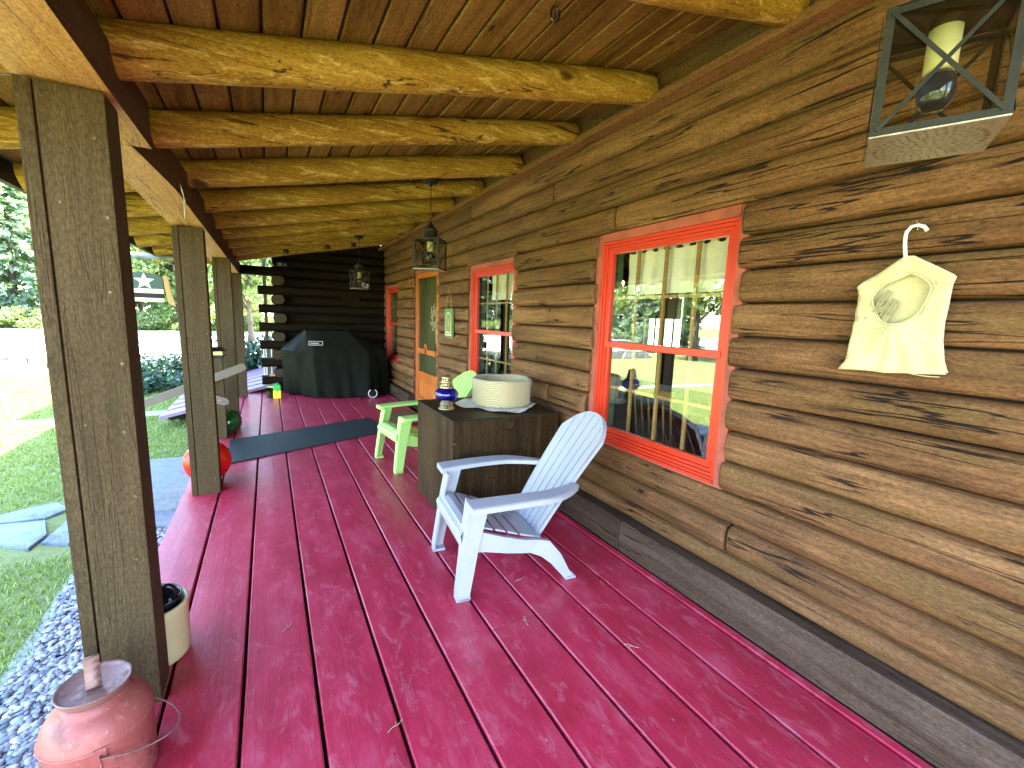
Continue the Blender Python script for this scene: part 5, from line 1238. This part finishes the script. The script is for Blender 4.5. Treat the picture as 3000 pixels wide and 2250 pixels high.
def tree(kind, i, x, y, s, label, rz=0.):
    t = thing({'b': 'broadleaf_tree', 'c': 'spruce_tree'}[kind], label, 'tree', (x, y, G-.05), rz, 'trees round the lawn and drive'); t.scale = (s, s, s*(.9+.2*((x*7) % 1)))
    cm, tm = (B[i][0], BT[i]) if kind == 'b' else (CN[i], CT[i])
    for nm, me in (('crown', cm), ('trunk', tm)): o = bpy.data.objects.new(nm, me); COL.objects.link(o); o.parent = t
# seen directly beyond the drive
TR = [('c', 1, -17.5, 50, 1.0, 'tall spruce behind the drive at the left edge of the picture'), ('c', 0, -21.5, 52, 1.15, 'spruce just outside the left edge beyond the drive'), ('b', 2, -14.5, 54, 1.1, 'broad leafy tree behind the spruce beyond the drive'),
      ('c', 0, -12.2, 47, .9, 'slim spruce beyond the drive hidden by the nearest post'), ('b', 0, -9.4, 48, 1.0, 'leafy tree beyond the drive seen above the flag sign'), ('b', 1, -6.6, 46, 1.1, 'smaller leafy tree beyond the drive right of the flag sign'),
      ('c', 1, -7.6, 56, .95, 'tall spruce far behind the flag sign'), ('b', 2, -3.6, 50, 1.0, 'big leafy tree beyond the drive seen between the second and third posts'), ('b', 0, -.9, 30, .75, 'bright leafy tree seen past the fourth post, left of the log ends'),
      ('b', 2, .8, 42, 1.0, 'big leafy tree straight down the porch behind the log ends'), ('b', 1, -2.3, 38, .9, 'leafy tree behind the drive seen beside the fourth post'), ('b', 1, 3.2, 36, .9, 'leafy tree hidden behind the far wing'),
      ('b', 2, -19, 60, 1.4, 'very broad tree in the back row on the left'), ('b', 0, -11, 62, 1.5, 'tall leafy tree in the back row above the stone wall')]
# reflected in the windows
TR += [('b', 2, -15.5, 15.5, .75, 'wide leafy tree on the side lawn opposite the nearest window'), ('c', 0, -19, 21.0, .8, 'second spruce on the side lawn further from the house'),
       ('b', 0, -24, 27, .8, 'leafy tree at the far side of the lawn'), ('b', 1, -23, 33, .9, 'leafy tree reflected in the middle window'),
       ('c', 0, -30, 39, 1.0, 'spruce at the far left end of the drive'), ('b', 0, -31, 13, .9, 'large tree far out on the side lawn'), ('b', 1, -34, 3, .9, 'tree beside the open end of the lawn'), ('b', 1, -30, 21, .8, 'low tree at the back of the side lawn')]
for i, (k, j, x, y, s, lb) in enumerate(TR): tree(k, j, x, y, s, lb, i*1.3)
BU = [bush_mesh(31, 1.1, 1.0), bush_mesh(32, 1.0, 1.1, 5000), bush_mesh(33, 1.6, 1.2, 7000, .10, mat='leaf')]
def bush(i, x, y, s, label, rz=0., group='shrubs and bushes outdoors', sz=1.):
    t = thing('shrub', label, 'shrub', (x, y, G), rz, group); t.scale = (s, s, s*sz)
    o = bpy.data.objects.new('foliage', BU[i]); COL.objects.link(o); o.parent = t
    b = MB()
    for k in range(6): a = k*1.05+i; b.tube([(0, 0, 0), (.25*math.cos(a), .25*math.sin(a), .35), (.55*math.cos(a), .55*math.sin(a), .75)], [.018, .012, .005], 6)
    b.build('stems', 'trunk', t)
bush(0, -2.35, 12.3, .95, 'rounded dark green shrub between the first and second posts')
bush(1, -.38, 12.6, 1.15, 'dark green shrub between the fourth post and the log ends', 1., sz=1.15)
bush(1, -1.45, 13.2, 1.0, 'dark green shrub hidden behind the third and fourth posts', 2.)
WH = ['outermost on the left', 'second from the left', 'third from the left', 'just outside the left edge of the picture', 'below the big spruce', 'left of the nearest post', 'half behind the nearest post', 'behind the nearest post', 'right behind the nearest post', 'left below the flag sign',
      'below the flag sign', 'right below the flag sign', 'left of the second post', 'behind the second post', 'between second and third posts', 'behind the third post', 'right of the third post', 'left of the log ends', 'behind the log ends', 'behind the wing corner', 'behind the wing', 'outermost on the right']
for k in range(22):
    x = -24+1.35*k; y = 45.2+1.2*nz(x*.3)+.04*k
    bush(2, x, y, 1.15+.35*((k*7) % 5)/5, 'bush in the hedge beyond the drive, '+WH[k], k*1.1, 'bushes along the far edge of the drive')
# ---- grass
def grass(n, seed, area, hmin, hmax, excl):
    r = np.random.RandomState(seed); P = []
    x = r.uniform(area[0], area[1], n*2); y = area[2]+(area[3]-area[2])*r.uniform(0, 1, n*2)**1.5
    keep = np.array([not excl(a, b) for a, b in zip(x, y)]); x, y = x[keep][:n], y[keep][:n]; n = len(x)
    a = r.uniform(0, 6.28, n); h = r.uniform(hmin, hmax, n); w = .0028+.0012*r.rand(n)+.0006*(y-2)*.6; ln = r.uniform(.2, 1.1, n)*h; la = r.uniform(0, 6.28, n)
    z = np.full(n, G); b0 = np.stack([x-np.cos(a)*w, y-np.sin(a)*w, z], 1); b1 = np.stack([x+np.cos(a)*w, y+np.sin(a)*w, z], 1)
    m0 = np.stack([x+np.cos(la)*ln*.4, y+np.sin(la)*ln*.4, z+h*.65], 1); t = np.stack([x+np.cos(la)*ln, y+np.sin(la)*ln, z+h], 1)
    mm = m0-np.stack([np.cos(a)*w*.8, np.sin(a)*w*.8, z*0], 1); mp = m0+np.stack([np.cos(a)*w*.8, np.sin(a)*w*.8, z*0], 1)
    V = np.stack([b0, b1, mp, mm, t], 1).reshape(-1, 3); i = np.arange(n)*5
    quads = np.stack([i, i+1, i+2, i+3], 1); tris = np.stack([i+3, i+2, i+4], 1)
    L = np.concatenate([quads.ravel(), tris.ravel()]); me = bpy.data.meshes.new('grass'); me.vertices.add(len(V)); me.vertices.foreach_set('co', V.ravel()); me.loops.add(len(L)); me.loops.foreach_set('vertex_index', L)
    me.polygons.add(2*n); me.polygons.foreach_set('loop_start', np.concatenate([np.arange(n)*4, 4*n+np.arange(n)*3])); me.polygons.foreach_set('loop_total', np.concatenate([np.full(n, 4), np.full(n, 3)]))
    me.update(); me.materials.append(MT['grass_blade']); o = bpy.data.objects.new('grass', me); COL.objects.link(o)
    tag(o, 'short green lawn grass beside the pebbles and flagstones', 'grass', kind='stuff')
def excl(x, y):
    if x > -1.17-.10*nz(y*1.5)+rnd.uniform(-.06, .03) and y < 4.6: return True
    if -1.8 < x and 4.2 < y < 5.85: return True
    if -2.5 < x < -1.25 and 4.35 < y < 5.45: return (nz(x*2.3, y*2.3) > -.28) or (-1.9 < x and y < 5.2)
    yc = 9.1+.12*(x+3.5)
    if yc-.05 < y < yc+.5: return True
    return x > -.8 and y > 7.9
grass(130000, 5, (-7.5, -.7), 1.6, 16., .02, .05) if False else grass(130000, 5, (-6.5, -.7, 1.6, 15.), .018, .048, excl)
